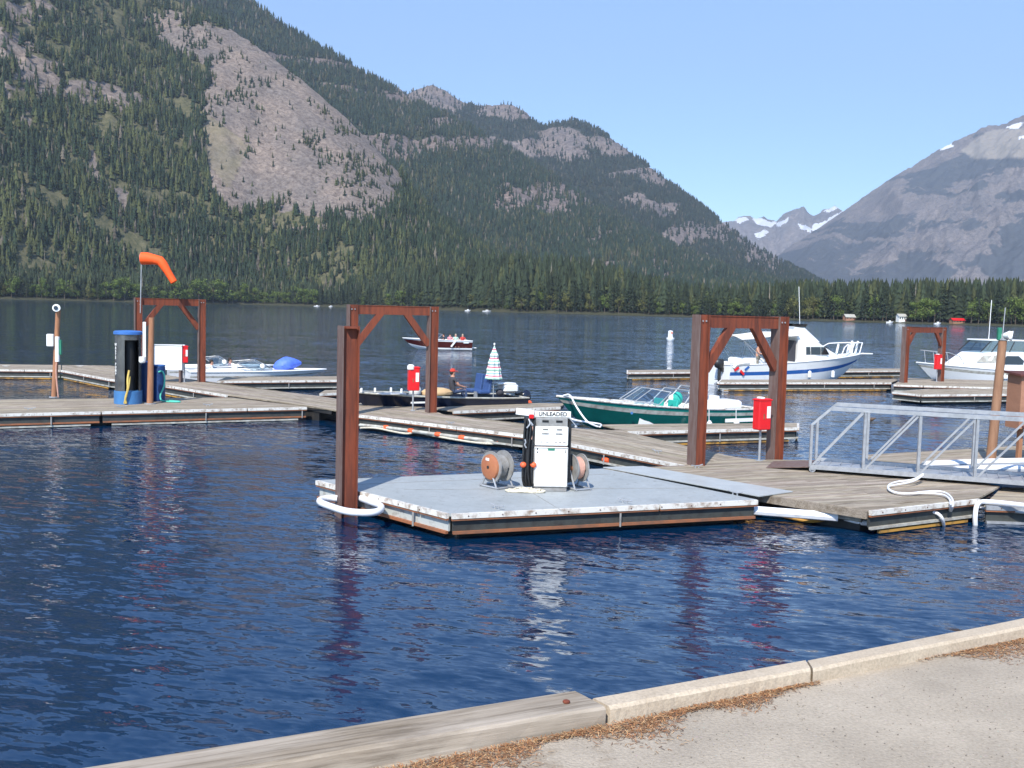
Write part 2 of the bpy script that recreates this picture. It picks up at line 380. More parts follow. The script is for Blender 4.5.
def ridge(crest, base, nu, nv, nb, power, gully, rough, seed, crestamp=.25, gl=140.):
    """surface from its foot to its crest and down the far side: returns P[nu, nv+nb, 3], v"""
    cx = [c[0] for c in crest]
    px = np.linspace(cx[0], cx[-1], nu); py = np.interp(px, cx, [c[1] for c in crest]); D = np.interp(px, cx, [c[2] for c in crest])
    Cw = np.array([S(a, b_, d) for a, b_, d in zip(px, py, D)]); A = np.arctan2(Cw[:, 0], Cw[:, 1]); zc = np.maximum(Cw[:, 2], 3)
    bx = [b_[0] for b_ in base]; Db = np.interp(pxv(A), bx, [b_[1] for b_ in base])
    v = np.concatenate([np.linspace(0, 1, nv), 1+np.linspace(0, 1, nb+1)[1:]])
    P = np.zeros((nu, nv+nb, 3)); V = np.tile(v, (nu, 1))
    vv = np.minimum(v, 1)
    for j, t in enumerate(v):
        if t <= 1: d = Db+(D-Db)*t; z = zc*t**power
        else: d = D+(D-Db)*.9*(t-1); z = zc*(1-(t-1))**1.1
        P[:, j, 0] = np.sin(A)*d; P[:, j, 1] = np.cos(A)*d; P[:, j, 2] = z
    wv = np.clip(np.sin(np.pi*np.clip(V, 0, 1))**.7+np.where(V > .5, crestamp, 0), 0, 1)*np.clip(V*8, 0, 1)
    X, Y = P[..., 0], P[..., 1]
    arc = A[:, None]*np.mean(D)
    slope = np.clip(zc/zc.max(), .12, 1)[:, None]
    g = fbm(arc/gl+fbm(X/gl/1.5, Y/gl/1.5, 3, seed+5)*.9, V*1.6+seed, 5, seed, True)-.55
    r = fbm(X/(gl*.55), Y/(gl*.55), 6, seed+9)-.5
    P[..., 2] += (g*gully+r*rough)*wv*slope
    fine = fbm(X/(gl*.12), Y/(gl*.12), 4, seed+21, True)-.5
    P[..., 2] += fine*rough*.22*np.clip(V*4, 0, 1)*slope
    P[..., 2] = np.maximum(P[..., 2], np.where(V >= 1.99, -5, .5))
    return P, V
def screen(P):
    a, b = proj(P.reshape(-1, 3)); return a.reshape(P.shape[:2]), b.reshape(P.shape[:2])
def soft(P, poly, amp, s, seed):
    a, b = screen(P); a = a+(fbm(P[..., 0]/s, P[..., 2]/s, 4, seed)-.5)*amp; b = b+(fbm(P[..., 0]/s+40, P[..., 2]/s, 4, seed+3)-.5)*amp
    return inpoly(a, b, poly)

ROCKP = [(158, 36), (178, 24), (205, 19), (235, 28), (266, 46), (298, 72), (332, 98), (362, 124), (388, 155), (403, 180), (404, 200), (388, 214), (350, 224), (310, 215), (270, 207), (240, 216), (224, 210), (212, 180), (203, 150), (208, 125), (196, 100), (212, 78), (198, 56), (175, 52)]
# near mountain with the bare dome
A, VA = ridge([(-700, -420, 3100), (-350, -330, 3000), (-150, -230, 2900), (0, -140, 2800), (100, -60, 2700), (160, -5, 2600), (205, 14, 2500), (250, 42, 2430), (300, 79, 2350), (350, 122, 2280), (398, 172, 2220), (440, 222, 2200), (500, 262, 2150), (560, 286, 2100), (640, 303, 2050)],
              [(-900, 1100), (0, 1480), (256, 1680), (430, 1500), (560, 1450), (900, 1400)], 420, 260, 30, .93, 80, 60, 3, .12, 170)
ra = fbm(A[..., 0]/190, A[..., 2]/120, 5, 31); ax_, ay_ = screen(A)
rf = fbm(A[..., 0]/55, A[..., 2]/40, 4, 36); rockA = np.clip((ra*.6+rf*.4-.55)*9, 0, .62)+.10
dome = soft(A, ROCKP, 22, 45, 4); rockA[dome] = 1
for poly in ([(85, 75), (110, 72), (135, 95), (150, 110), (125, 115), (95, 98)], [(0, 10), (30, 0), (40, 20), (12, 26)], [(75, 150), (100, 160), (128, 190), (140, 215), (120, 205), (95, 180)], [(15, 65), (40, 68), (38, 86), (18, 84)], [(285, 222), (330, 215), (345, 232), (300, 236)]):
    q = soft(A, poly, 46, 50, 8); rockA[q] = .75
screeA = np.where(soft(A, [(195, 110), (215, 118), (250, 150), (228, 190), (205, 160)], 12, 60, 6), .55, 0)*np.clip(fbm(A[..., 0]/40, A[..., 2]/40, 4, 77)*2-.4, 0, 1)
mA = mountain_mat('near_slope_ground', (.050, .058, .028), (.17, .15, .085), (.27, .235, .205), (.17, .145, .13), .03, scree=(.22, .19, .10))
tag(grid_mesh('near_mountain', A, dict(rock=rockA, scree=screeA), mA), kind='structure')
# long forested ridge behind
B, VB = ridge([(60, -190, 3700), (150, -70, 3800), (210, -25, 3850), (245, 0, 3900), (290, 30, 3950), (330, 53, 4000), (370, 77, 4050), (400, 93, 4050), (422, 104, 4050), (470, 128, 4000), (530, 163, 3900), (600, 207, 3700), (680, 252, 3500), (740, 275, 3300), (800, 290, 3150), (860, 300, 3000)],
              [(0, 2300), (430, 2200), (600, 1900), (900, 1700)], 360, 200, 24, .95, 110, 80, 11, .12, 240)
bx_, by_ = screen(B); rb = fbm((B[..., 0]+B[..., 2]*.8)/420, (B[..., 2]*1.0-B[..., 0]*.45)/90, 5, 55)
rockB = np.clip((rb-.56)*9, 0, .85)+.05
for poly in ([(650, 255), (662, 256), (675, 275), (678, 285), (652, 285)], [(705, 278), (725, 276), (735, 288), (708, 288)]):
    rockB[soft(B, poly, 10, 60, 8)] = .95
mB = mountain_mat('forest_ridge_ground', (.030, .045, .026), (.075, .078, .045), (.26, .22, .20), (.15, .125, .115), .022)
tag(grid_mesh('forested_ridge', B, dict(rock=rockB), mB), kind='structure')
# rocky summits
C, VC = ridge([(300, 60, 6000), (370, 82, 6000), (385, 86, 6000), (400, 90.5, 6000), (408, 95, 6000), (418, 90, 6000), (425, 87, 6000), (433, 86, 6000), (445, 91, 6000), (463, 103, 6000), (480, 107, 5950), (495, 105.5, 5900), (512, 106, 5900), (525, 113, 5850), (541, 126.5, 5800), (555, 124, 5700), (572, 121.5, 5700), (590, 126, 5700), (610, 138, 5600), (640, 160, 5500), (680, 191, 5300), (700, 205, 5200), (740, 237, 5000), (760, 250, 4900), (800, 272, 4700), (830, 288, 4600), (880, 300, 4500)],
              [(200, 3900), (600, 3300), (900, 2900)], 420, 180, 20, .92, 170, 120, 23, .02, 300)
cx_, cy_ = screen(C); rc = fbm((C[..., 0]+C[..., 2]*.8)/230, (C[..., 2]*1.0-C[..., 0]*.35)/80, 6, 65)
hi = np.clip((VC-.55)*1.6, 0, .5)
rockC = np.clip((rc-.55)*8+hi*.8, 0, .9)
rockC[soft(C, [(398, 88), (434, 82), (470, 105), (455, 113), (415, 104)], 6, 90, 3)] = 1
rockC[soft(C, [(478, 102), (515, 102), (535, 118), (512, 122), (485, 114)], 10, 90, 3)] = .8
rockC[soft(C, [(735, 240), (760, 247), (790, 268), (770, 272), (745, 262)], 10, 90, 3)] = .85
mC = mountain_mat('summit_ground', (.036, .045, .035), (.065, .068, .05), (.27, .235, .215), (.16, .14, .13), .014)
tag(grid_mesh('rocky_summits', C, dict(rock=rockC), mC), kind='structure')
# right mountain
E, VE = ridge([(690, 306, 9500), (740, 288, 9500), (785, 250, 9500), (800, 240.5, 9500), (822, 226, 9600), (845, 211, 9700), (870, 193, 9800), (900, 174, 9900), (926, 158.6, 10000), (940, 150, 10000), (953, 143, 10000), (966, 137, 10000), (975, 134, 10000), (982, 128, 10000), (990, 126, 10000), (997, 127, 10000), (1006, 124, 10000), (1019, 119, 10000), (1060, 100, 10000), (1120, 74, 10000), (1250, 20, 10000), (1400, -30, 10000), (1700, -80, 10000)],
              [(600, 6500), (1024, 5600), (1700, 5200)], 520, 300, 16, .95, 420, 300, 41, .03, 420)
ex_, ey_ = screen(E); re = fbm((E[..., 0]*.85+E[..., 2]*.5)/420, (E[..., 2]*.9-E[..., 0]*.5)/130, 7, 85)
gl_ = fbm((E[..., 0]+E[..., 2]*.9)/260, E[..., 2]/1400, 4, 99, True)
rockE = np.clip((re-.49)*4+(gl_-.66)*4*(gl_ > .66)+np.clip((VE-.65)*1.2, 0, .35), 0, .62)
screeE = np.where(soft(E, [(955, 150), (985, 130), (1024, 128), (1100, 120), (1100, 170), (1000, 160), (970, 160)], 16, 500, 3), .8, 0.)
snE = np.where(soft(E, [(1006, 128), (1014, 125), (1026, 123), (1018, 129)], 6, 200, 5) | soft(E, [(1018, 137), (1040, 133), (1040, 137), (1020, 140)], 6, 200, 6) | soft(E, [(938, 149), (950, 144), (953, 147), (942, 151)], 3, 200, 6), 1., 0.)
mE = mountain_mat('right_mountain_hazy_ground', (.075, .085, .10), (.11, .12, .13), (.26, .245, .245), (.165, .165, .175), .016, snow=True, scree=(.36, .32, .27))  # bluish greys paint some of the distance haze into the ground
tag(grid_mesh('right_mountain', E, dict(rock=rockE, scree=screeE, snow=snE), mE), kind='structure')
# far snow peaks
Dp, VD = ridge([(640, 250, 17000), (700, 228, 17000), (733, 222, 17000), (738, 218.5, 17000), (750, 216.5, 17000), (757, 219, 17000), (764, 217, 17000), (770, 220, 17000), (776, 222.5, 17000), (785, 214, 17000), (793, 211.5, 17000), (800, 210, 17000), (804, 208, 17000), (808, 214, 17000), (813, 217.5, 17000), (822, 211, 17000), (829, 209, 17000), (834, 206.5, 17000), (839, 208, 17000), (845, 213, 17000), (860, 222, 17000), (900, 245, 17000), (1000, 260, 17000)],
              [(600, 12000), (1000, 12000)], 300, 160, 10, 1.05, 420, 330, 61, .06, 800)
dx_, dy_ = screen(Dp)
snD = np.zeros(VD.shape)
for poly in ([(733, 220), (746, 217), (750, 220), (740, 224)], [(752, 218), (763, 218), (776, 223), (770, 227), (757, 224)], [(752, 233), (764, 229), (768, 232), (758, 238)], [(775, 224), (788, 218), (788, 221), (778, 226)], [(796, 222), (812, 230), (810, 233), (800, 229)], [(812, 225), (833, 217), (847, 209), (843, 217), (826, 230), (812, 231)], [(822, 211), (835, 206), (840, 208), (828, 212)]):
    snD[soft(Dp, poly, 5, 300, 5)] = 1
mD = mountain_mat('far_peak_ground', (.10, .105, .105), (.15, .15, .145), (.30, .28, .27), (.20, .19, .185), .004, snow=True)
tag(grid_mesh('snowy_peaks', Dp, dict(rock=np.full(VD.shape, .5)+.3*(fbm(Dp[..., 0]/500, Dp[..., 2]/300, 4, 5)), snow=snD), mD), kind='structure')
# low wooded shore
nu, nv = 360, 40; pxa = np.linspace(-900, 2000, nu); aa = azv(pxa)
LP = np.zeros((nu, nv, 3)); tt = np.linspace(0, 1, nv)**1.5
rise = np.interp(pxa, [-900, 300, 430, 560, 660, 720, 2000], [24, 24, 36, 32, 16, 8, 8])
wig = (fbm(pxa/60, pxa*0, 4, 3)-.5)*10
for j, t in enumerate(tt):
    d = shoreD(pxa)+wig+t*900-12*(j == 0)
    LP[:, j, 0] = np.sin(aa)*d; LP[:, j, 1] = np.cos(aa)*d
    LP[:, j, 2] = (-1.0 if j == 0 else 0)+rise*min(1, t*900/170.)+1.2*min(1, j/2)
mS = mountain_mat('shore_ground', (.04, .045, .025), (.085, .08, .05), (.42, .38, .33), (.27, .24, .2), .06)
sr = np.zeros((nu, nv)); sr[:, :1] = .15; 
tag(grid_mesh('far_shore', LP, dict(rock=sr), mS), kind='structure')

# ------------------------------------------------------------------ trees
def leafmat(name):
    m, n, b = newmat(name)
    a = n.nodes.new('ShaderNodeVertexColor'); a.layer_name = 'tint'
    t = noise(n, .35, 3, .6, mapping(n, world=True)); r = ramp(n, [(.3, (.65, .65, .65)), (.7, (1.25, 1.2, 1.1))], t.outputs[0])
    n.links.new(mixc(n, 1.0, a.outputs[0], r.outputs[0], 'MULTIPLY'), b.inputs['Base Color'])
    b.inputs['Roughness'].default_value = .8; b.inputs['Specular IOR Level'].default_value = .15; return m
MF = leafmat('forest_foliage')
def conifer_template(rng, tiers, pts, w0=.17):
    vs = []; fs = []
    for k in range(tiers):
        f = k/tiers; zb = .10+.86*f+rng.uniform(-.02, .02); zt = min(1.0, zb+1.7/tiers*.9+.03); r = w0*(1-f)**.85*rng.uniform(.8, 1.15)+.012
        b0 = len(vs); vs.append((rng.uniform(-.01, .01), rng.uniform(-.01, .01), zt if k < tiers-1 else 1.03))
        for i in range(pts*2):
            t = math.pi*i/pts+k; rr = r*(1.0 if i % 2 == 0 else .45)*rng.uniform(.75, 1.2); vs.append((rr*math.cos(t), rr*math.sin(t), zb-(.035 if i % 2 == 0 else -.02)+rng.uniform(-.015, .015)))
        for i in range(pts*2): fs.append((b0, b0+1+i, b0+1+(i+1) % (pts*2)))
    vs += [(-.008, 0, 0), (.008, -.006, 0), (.008, .006, 0), (0, 0, .5)]; b0 = len(vs)-4; fs += [(b0, b0+1, b0+3), (b0+1, b0+2, b0+3), (b0+2, b0, b0+3)]
    return np.array(vs), np.array(fs)
def round_template(rng, nleaf=70, leaf=.11):
    vs = []; fs = []; cl = [(rng.uniform(-.16, .16), rng.uniform(-.16, .16), rng.uniform(.3, .85), rng.uniform(.12, .22)) for _ in range(7)]
    for i in range(nleaf):
        c = rng.choice(cl); d = Vector((rng.gauss(0, 1), rng.gauss(0, 1), rng.gauss(0, 1))).normalized()*c[3]*rng.uniform(.75, 1.05)
        p = Vector((c[0], c[1], c[2]))+d; a = Vector((rng.gauss(0, 1), rng.gauss(0, 1), rng.gauss(0, 1))).normalized(); n_ = d.normalized(); a = (a-n_*a.dot(n_)*.7).normalized(); b_ = n_.cross(a)
        s_ = leaf*rng.uniform(.6, 1.2); b0 = len(vs)
        vs += [tuple(p+a*s_), tuple(p-a*s_*.5+b_*s_*.8), tuple(p-a*s_*.5-b_*s_*.8)]; fs.append((b0, b0+1, b0+2))
    return np.array(vs), np.array(fs)
def forest(name, pos, h, wd, kind, colr, templates, label):
    Vs = []; Fs = []; Cs = []; off = 0; rng = np.random.default_rng(5)
    for k, (tv, tf) in enumerate(templates):
        i = np.where(kind == k)[0]
        if not len(i): continue
        rot = rng.uniform(0, 6.28, len(i)); c, s = np.cos(rot), np.sin(rot)
        x = (tv[None, :, 0]*c[:, None]-tv[None, :, 1]*s[:, None])*(h[i]*wd[i])[:, None]; y = (tv[None, :, 0]*s[:, None]+tv[None, :, 1]*c[:, None])*(h[i]*wd[i])[:, None]
        z = tv[None, :, 2]*h[i][:, None]
        Pv = np.stack([x+pos[i, 0][:, None], y+pos[i, 1][:, None], z+pos[i, 2][:, None]-.3], -1).reshape(-1, 3)
        Vs.append(Pv); Fs.append((tf[None]+(np.arange(len(i))*len(tv))[:, None, None]).reshape(-1, 3)+off); off += len(Pv)
        Cs.append(np.repeat(np.concatenate([colr[i], np.ones((len(i), 1))], 1), len(tv), 0))
    Vv = np.concatenate(Vs); Ff = np.concatenate(Fs); Cc = np.concatenate(Cs)
    me = bpy.data.meshes.new(name); me.vertices.add(len(Vv)); me.vertices.foreach_set('co', Vv.ravel().astype(np.float32))
    me.loops.add(Ff.size); me.loops.foreach_set('vertex_index', Ff.ravel().astype(np.int32)); me.polygons.add(len(Ff)); me.polygons.foreach_set('loop_start', np.arange(0, Ff.size, 3, dtype=np.int32)); me.update(calc_edges=True)
    a = me.color_attributes.new('tint', 'FLOAT_COLOR', 'POINT'); a.data.foreach_set('color', Cc.ravel().astype(np.float32)); me.materials.append(MF)
    o = bpy.data.objects.new(name, me); COL.objects.link(o); tag(o, label, 'forest', kind='stuff'); return o
rg = random.Random(3)
T_low = [conifer_template(rg, 4, 4, .20), conifer_template(rg, 4, 4, .16), conifer_template(rg, 5, 4, .22)]
T_vlow = [conifer_template(rg, 2, 3, .20), conifer_template(rg, 3, 3, .17)]
T_mid = [conifer_template(rg, 7, 6, .23), conifer_template(rg, 8, 5, .18), conifer_template(rg, 7, 6, .27), round_template(rg, 150, .075), conifer_template(rg, 3, 3, .03)]
def sample(P, n, rng, vmax=1.0, rock=None, pr=None, vlo=0):
    nu_, nv_ = P.shape[:2]; u = rng.random(n)*(nu_-1.01); v = (vlo+rng.random(n)*(1-vlo))*(nv_-1.01)*vmax
    i = u.astype(int); j = v.astype(int); fu = (u-i)[:, None]; fv = (v-j)[:, None]
    p = P[i, j]*(1-fu)*(1-fv)+P[i+1, j]*fu*(1-fv)+P[i, j+1]*(1-fu)*fv+P[i+1, j+1]*fu*fv
    return p, (rock[i, j] if rock is not None else None)
def colours(n, rng, pos, base=(.024, .039, .021), warm=(.066, .078, .032), grey=(.14, .125, .10), wf=.22, gf=.05, s=120.):
    k = rng.random(n); m_ = fbm(pos[:, 0]/s, pos[:, 1]/s, 4, 12); b_ = np.array(base)[None]*(rng.uniform(.65, 1.45, n))[:, None]
    wm_ = (k < wf*(m_*2.2)**2)[:, None]; c = np.where(wm_, np.array(warm)[None]*rng.uniform(.7, 1.3, n)[:, None], b_)
    gm = (rng.random(n) < gf)[:, None]; return np.where(gm, np.array(grey)[None]*rng.uniform(.6, 1.2, n)[:, None], c)
rng = np.random.default_rng(11)
p, r = sample(A, 85000, rng, 260/290., rockA)
sx, sy = proj(p); vis = (sx > -60) & (sx < 1080) & (sy > -60) & (p[:, 1] > 0)
keep = vis & (rng.random(len(p)) < np.where(r > .9, .02+.30*(fbm(p[:, 0]/45, p[:, 2]/45, 4, 91) > .60), np.where(r > .6, .12, np.where(r > .4, .45, np.clip((fbm(p[:, 0]/70, (p[:, 1]+p[:, 2])/55, 4, 93)-.34)*6, .12, 1)))))
p = p[keep]; r = r[keep]; n = len(p); h = rng.uniform(11, 28, n)*np.where(r > .9, .55, 1)
kd = rng.choice(5, n, p=[.3, .3, .24, .10, .06]); h = np.where(kd == 3, h*.6, h); cA = colours(n, rng, p, wf=.25, gf=.03); cA[kd == 3] = np.array([.08, .10, .036])*rng.uniform(.6, 1.2, (kd == 3).sum())[:, None]; cA[kd == 4] = np.array([.19, .17, .145])*rng.uniform(.6, 1.2, (kd == 4).sum())[:, None]
forest('mountainside_forest', p, h, np.where(kd == 4, .8, rng.uniform(.75, 1.35, n)), kd, cA, T_low+[round_template(rg, 30, .13), conifer_template(rg, 3, 3, .035)], 'dark conifer forest covering the near mountainside around the bare rock dome')
p, r = sample(B, 60000, rng, 200/224., rockB)
sx, sy = proj(p); keep = (sx > 150) & (sx < 900) & (sy > -60) & (rng.random(len(p)) < np.where(r > .5, .12, 1)) & (p[:, 2] > 2)
p = p[keep]; n = len(p); forest('ridge_forest', p, rng.uniform(16, 30, n), rng.uniform(.9, 1.4, n), rng.integers(0, 2, n), colours(n, rng, p, (.026, .043, .028), (.06, .068, .034), wf=.15, gf=.05), T_vlow, 'conifer forest on the long ridge behind the bare dome')
p, r = sample(C, 45000, rng, 180/200., rockC)
sx, sy = proj(p); keep = (sx > 350) & (sx < 920) & (rng.random(len(p)) < np.where(r > .5, .10, 1)) & (p[:, 2] > 2)
p = p[keep]; n = len(p); forest('summit_forest', p, rng.uniform(16, 28, n), rng.uniform(1.1, 1.7, n), rng.integers(0, 2, n), colours(n, rng, p, (.026, .040, .030), (.05, .058, .036), wf=.1, gf=.04), T_vlow, 'thin conifer forest below the rocky summits')
# wood behind the shore trees
n = 9000; qx = rng.uniform(-120, 1140, n); dep = 18+rng.random(n)**1.3*420; a_ = azv(qx); d_ = shoreD(qx)+dep
rz = np.interp(qx, pxa, rise); p = np.stack([np.sin(a_)*d_, np.cos(a_)*d_, 1.2+rz*np.minimum(1, dep/170.)], -1)
hh = np.interp(qx, [-100, 380, 480, 580, 640, 700, 760, 1100], [25, 28, 37, 37, 31, 27, 30, 33])*rng.uniform(.72, 1.22, n)
kd = rng.choice(5, n, p=[.3, .27, .28, .12, .03]); kd = np.where((qx > 640) & (qx < 790) & (rng.random(n) < .5), 3, kd)
hh = np.where(kd == 3, hh*.72, hh); cc = colours(n, rng, p, (.030, .043, .024), (.055, .065, .028), wf=.12, gf=.0); cc[kd == 3] = np.array([.065, .085, .032])*rng.uniform(.6, 1.15, (kd == 3).sum())[:, None]; cc[kd == 4] = np.array([.20, .18, .15])
forest('shore_wood', p, hh, np.where(kd == 4, 1, rng.uniform(.85, 1.25, n)), kd, cc, T_mid, 'dense dark wood filling the flat land behind the far shore trees')
# individual trees along the water
def tree_mesh(name, kind, seed):
    g = random.Random(seed); vs = []; fs = []; cs = []; mi = []
    def leaf(p, nrm, s_, c):
        a = Vector((g.gauss(0, 1), g.gauss(0, 1), g.gauss(0, 1))).normalized(); nn = Vector(nrm).normalized(); a = (a-nn*a.dot(nn)*.6).normalized(); b_ = nn.cross(a).normalized()
        b0 = len(vs); vs.extend([tuple(p+a*s_), tuple(p-a*s_*.4+b_*s_*.7), tuple(p-a*s_*.5-b_*s_*.7)]); fs.append((b0, b0+1, b0+2)); cs.extend([c]*3); mi.append(0)
    mb = MB()
    if kind == 'conifer':
        mb.tube([(0, 0, -.02), (0, 0, .5), (0, 0, .98)], [.016, .01, .002], 5)
        for i in range(560):
            f = g.random()**.75; z = .10+.90*f; r = (.165*(1-f)**.8+.008)*g.uniform(.35, 1.0)*(1+.25*math.sin(f*38+g.random())); t = g.uniform(0, 6.283)
            lob = 1+.35*math.sin(t*3+seed+f*9); p = Vector((math.cos(t)*r*lob, math.sin(t)*r*lob, z-.25*r))
            k = g.uniform(.6, 1.4); leaf(p, (math.cos(t), math.sin(t), .7), .030*(1.15-f*.55), (.032*k, .046*k, .026*k, 1))
    else:
        mb.tube([(0, 0, -.02), (.01, 0, .25), (-.01, .01, .6)], [.022, .016, .006], 5)
        for q in range(4):
            t = q*1.6+g.random(); mb.tube([(0, 0, .2+.08*q), (math.cos(t)*.14, math.sin(t)*.14, .42+.1*q)], [.010, .004], 4)
        cl = [(g.uniform(-.2, .2), g.uniform(-.2, .2), g.uniform(.22, .85), g.uniform(.10, .20)) for _ in range(10)]
        for i in range(620):
            c = g.choice(cl); d = Vector((g.gauss(0, 1), g.gauss(0, 1), g.gauss(0, 1))).normalized()
            p = Vector(c[:3])+d*c[3]*g.uniform(.6, 1.05); k = g.uniform(.55, 1.35)
            base = (.125, .175, .042) if kind == 'broadleaf' else (.13, .135, .045)
            leaf(p, d, .034, tuple(x*k for x in base)+(1,))
    nl = len(vs); tv = mb.v; vs.extend(tv); fs.extend([tuple(i+nl for i in f) for f in mb.f]); cs.extend([(.11, .09, .07, 1)]*len(tv)); mi += [0]*len(mb.f)
    me = bpy.data.meshes.new(name); me.from_pydata(vs, [], fs); a = me.color_attributes.new('tint', 'FLOAT_COLOR', 'POINT'); a.data.foreach_set('color', np.array(cs, dtype=np.float32).ravel()); me.materials.append(MF); return me
TM = {'conifer': [tree_mesh('conifer', 'conifer', s) for s in range(5)], 'broadleaf': [tree_mesh('broadleaf_tree', 'broadleaf', s+20) for s in range(4)], 'pale': [tree_mesh('pale_tree', 'pale', s+40) for s in range(2)]}
sect = [(-60, 30, 'at the far left of the far shore'), (30, 118, 'on the far shore left of the windsock'), (118, 215, 'on the far shore behind the windsock'), (215, 335, 'on the far shore right of the windsock'), (335, 445, 'on the far shore behind the front pile'), (445, 560, 'on the far shore right of the maroon motorboat'),
        (560, 690, 'on the far shore behind the white buoy'), (690, 790, 'on the far shore above the tall steel frame'), (790, 860, 'on the far shore around the small brown cabin'), (860, 930, 'on the far shore around the white house'), (930, 1090, 'on the far shore around the red roofed boathouse')]
g = random.Random(77); x = -40
while x < 1060:
    bl = .72 if x < 320 else .12 if x < 560 else .2 if x < 650 else .42
    k = 'broadleaf' if g.random() < bl else ('pale' if g.random() < .12 else 'conifer')
    h = {'conifer': g.uniform(18, 31), 'broadleaf': g.choice((g.uniform(14, 22), g.uniform(22, 36))) if x < 330 else g.uniform(11, 20), 'pale': g.uniform(12, 21)}[k]
    if x > 400: h *= 1.22
    if 650 < x < 780: h *= .75
    dd = float(shoreD(x))+(g.uniform(4, 15) if not (840 < x < 860 or 893 < x < 910 or 946 < x < 970) else g.uniform(22, 34)); a_ = float(azv(x))
    sname = next(s_[2] for s_ in sect if s_[0] <= x < s_[1])
    nm = {'conifer': 'conifer', 'broadleaf': 'broadleaf_tree', 'pale': 'broadleaf_tree'}[k]
    o = bpy.data.objects.new(nm, g.choice(TM[k])); COL.objects.link(o)
    o.location = (math.sin(a_)*dd, math.cos(a_)*dd, 2.0); wd_ = g.uniform(.85, 1.3); o.scale = (h*wd_, h*wd_, h); o.rotation_euler = (0, 0, g.uniform(0, 6.28))
    tag(o, {'conifer': 'dark green conifer standing ', 'broadleaf': 'low bright green leafy tree standing ', 'pale': 'pale olive leafy tree standing '}[k]+sname, 'tree', {'conifer': 'dark conifers ', 'broadleaf': 'bright leafy trees ', 'pale': 'pale leafy trees '}[k]+sname)
    x += g.uniform(2.6, 6.2)*(1.25 if k != 'conifer' else 1)
# haze
hz = MB(); hz.box((0, 9800, 2490), (40000, 21000, 5000)); ho = hz.build('haze', newmat('haze_air')[0]); tag(ho, kind='stuff')
hm = ho.data.materials[0]; n = hm.node_tree; n.nodes.clear(); oo = n.nodes.new('ShaderNodeOutputMaterial'); pv = n.nodes.new('ShaderNodeVolumePrincipled')
pv.inputs['Color'].default_value = (.70, .82, 1, 1); pv.inputs['Density'].default_value = 5.0e-5; pv.inputs['Anisotropy'].default_value = 0.1; n.links.new(pv.outputs[0], oo.inputs['Volume'])
# ------------------------------------------------------------------ quay
ZR = 2.10
def q(px, py, z=ZR): return G(px, py, z)
edge_b = [q(395, 768, ZR), q(606, 726.5, ZR), q(816, 681.5, ZR), q(1024, 634.5, ZR)]
def ext(a, b, t): return a+(b-a)*t
e0 = ext(edge_b[1], edge_b[0], 7); e3 = ext(edge_b[2], edge_b[3], 9)
water_edge = [e0]+edge_b[:]+[e3]
nrm = (edge_b[1]-edge_b[0]).normalized(); nrm = Vector((-nrm.y, nrm.x, 0))
outl = [Vector((p.x, p.y, 0))+nrm*.20 for p in water_edge]
mb = MB(); mb.prism([(p.x, p.y) for p in outl]+[(e3.x+4, -59), (e0.x-4, -59)], -1.5, ZR)
def road_mat():
    m, n, b = newmat('gravelly_concrete'); v = mapping(n, world=True)
    t = noise(n, 2.2, 6, .6, v); f_ = noise(n, 60, 3, .7, v); vo = n.nodes.new('ShaderNodeTexVoronoi'); vo.inputs['Scale'].default_value = 75; n.links.new(v, vo.inputs['Vector'])
    vo2 = n.nodes.new('ShaderNodeTexVoronoi'); vo2.inputs['Scale'].default_value = 26; n.links.new(v, vo2.inputs['Vector'])
    base = ramp(n, [(.3, (.33, .283, .225)), (.55, (.41, .353, .28)), (.75, (.47, .405, .325))], t.outputs[0])
    g_ = ramp(n, [(.25, (.74, .72, .69)), (.5, (.96, .95, .93)), (.75, (1.14, 1.12, 1.08))], f_.outputs[0])
    c = mixc(n, 1.0, base.outputs[0], g_.outputs[0], 'MULTIPLY')
    pe = ramp(n, [(.06, (1, 1, 1)), (.13, (0, 0, 0))], vo2.outputs['Distance']); c = mixc(n, pe.outputs[0], c, vo2.outputs['Color'])
    c = mixc(n, .88, c, mixc(n, 1.0, base.outputs[0], g_.outputs[0], 'MULTIPLY'))
    peb = ramp(n, [(.03, (.25, .25, .25)), (.06, (0, 0, 0))], vo2.outputs['Distance'])
    c = mixc(n, mixc(n, 1.0, ramp(n, [(.0, (.12, .12, .12)), (.05, (0, 0, 0))], vo2.outputs['Distance']).outputs[0], ramp(n, [(.5, (0, 0, 0)), (.62, (1, 1, 1))], noise(n, 9, 2, .5, v).outputs[0]).outputs[0], 'MULTIPLY'), c, (.55, .52, .46))
    st_ = ramp(n, [(.66, (1, 1, 1)), (.76, (.62, .55, .48))], noise(n, 1.1, 5, .7, v, .4).outputs[0]); c = mixc(n, 1.0, c, st_.outputs[0], 'MULTIPLY')
    n.links.new(c, b.inputs['Base Color']); b.inputs['Roughness'].default_value = .92; b.inputs['Specular IOR Level'].default_value = .25
    bump(n, b, mixc(n, .5, f_.outputs[0], vo.outputs['Distance']), .7, .006); return m
tag(mb.build('quay_pavement', road_mat()), kind='structure')
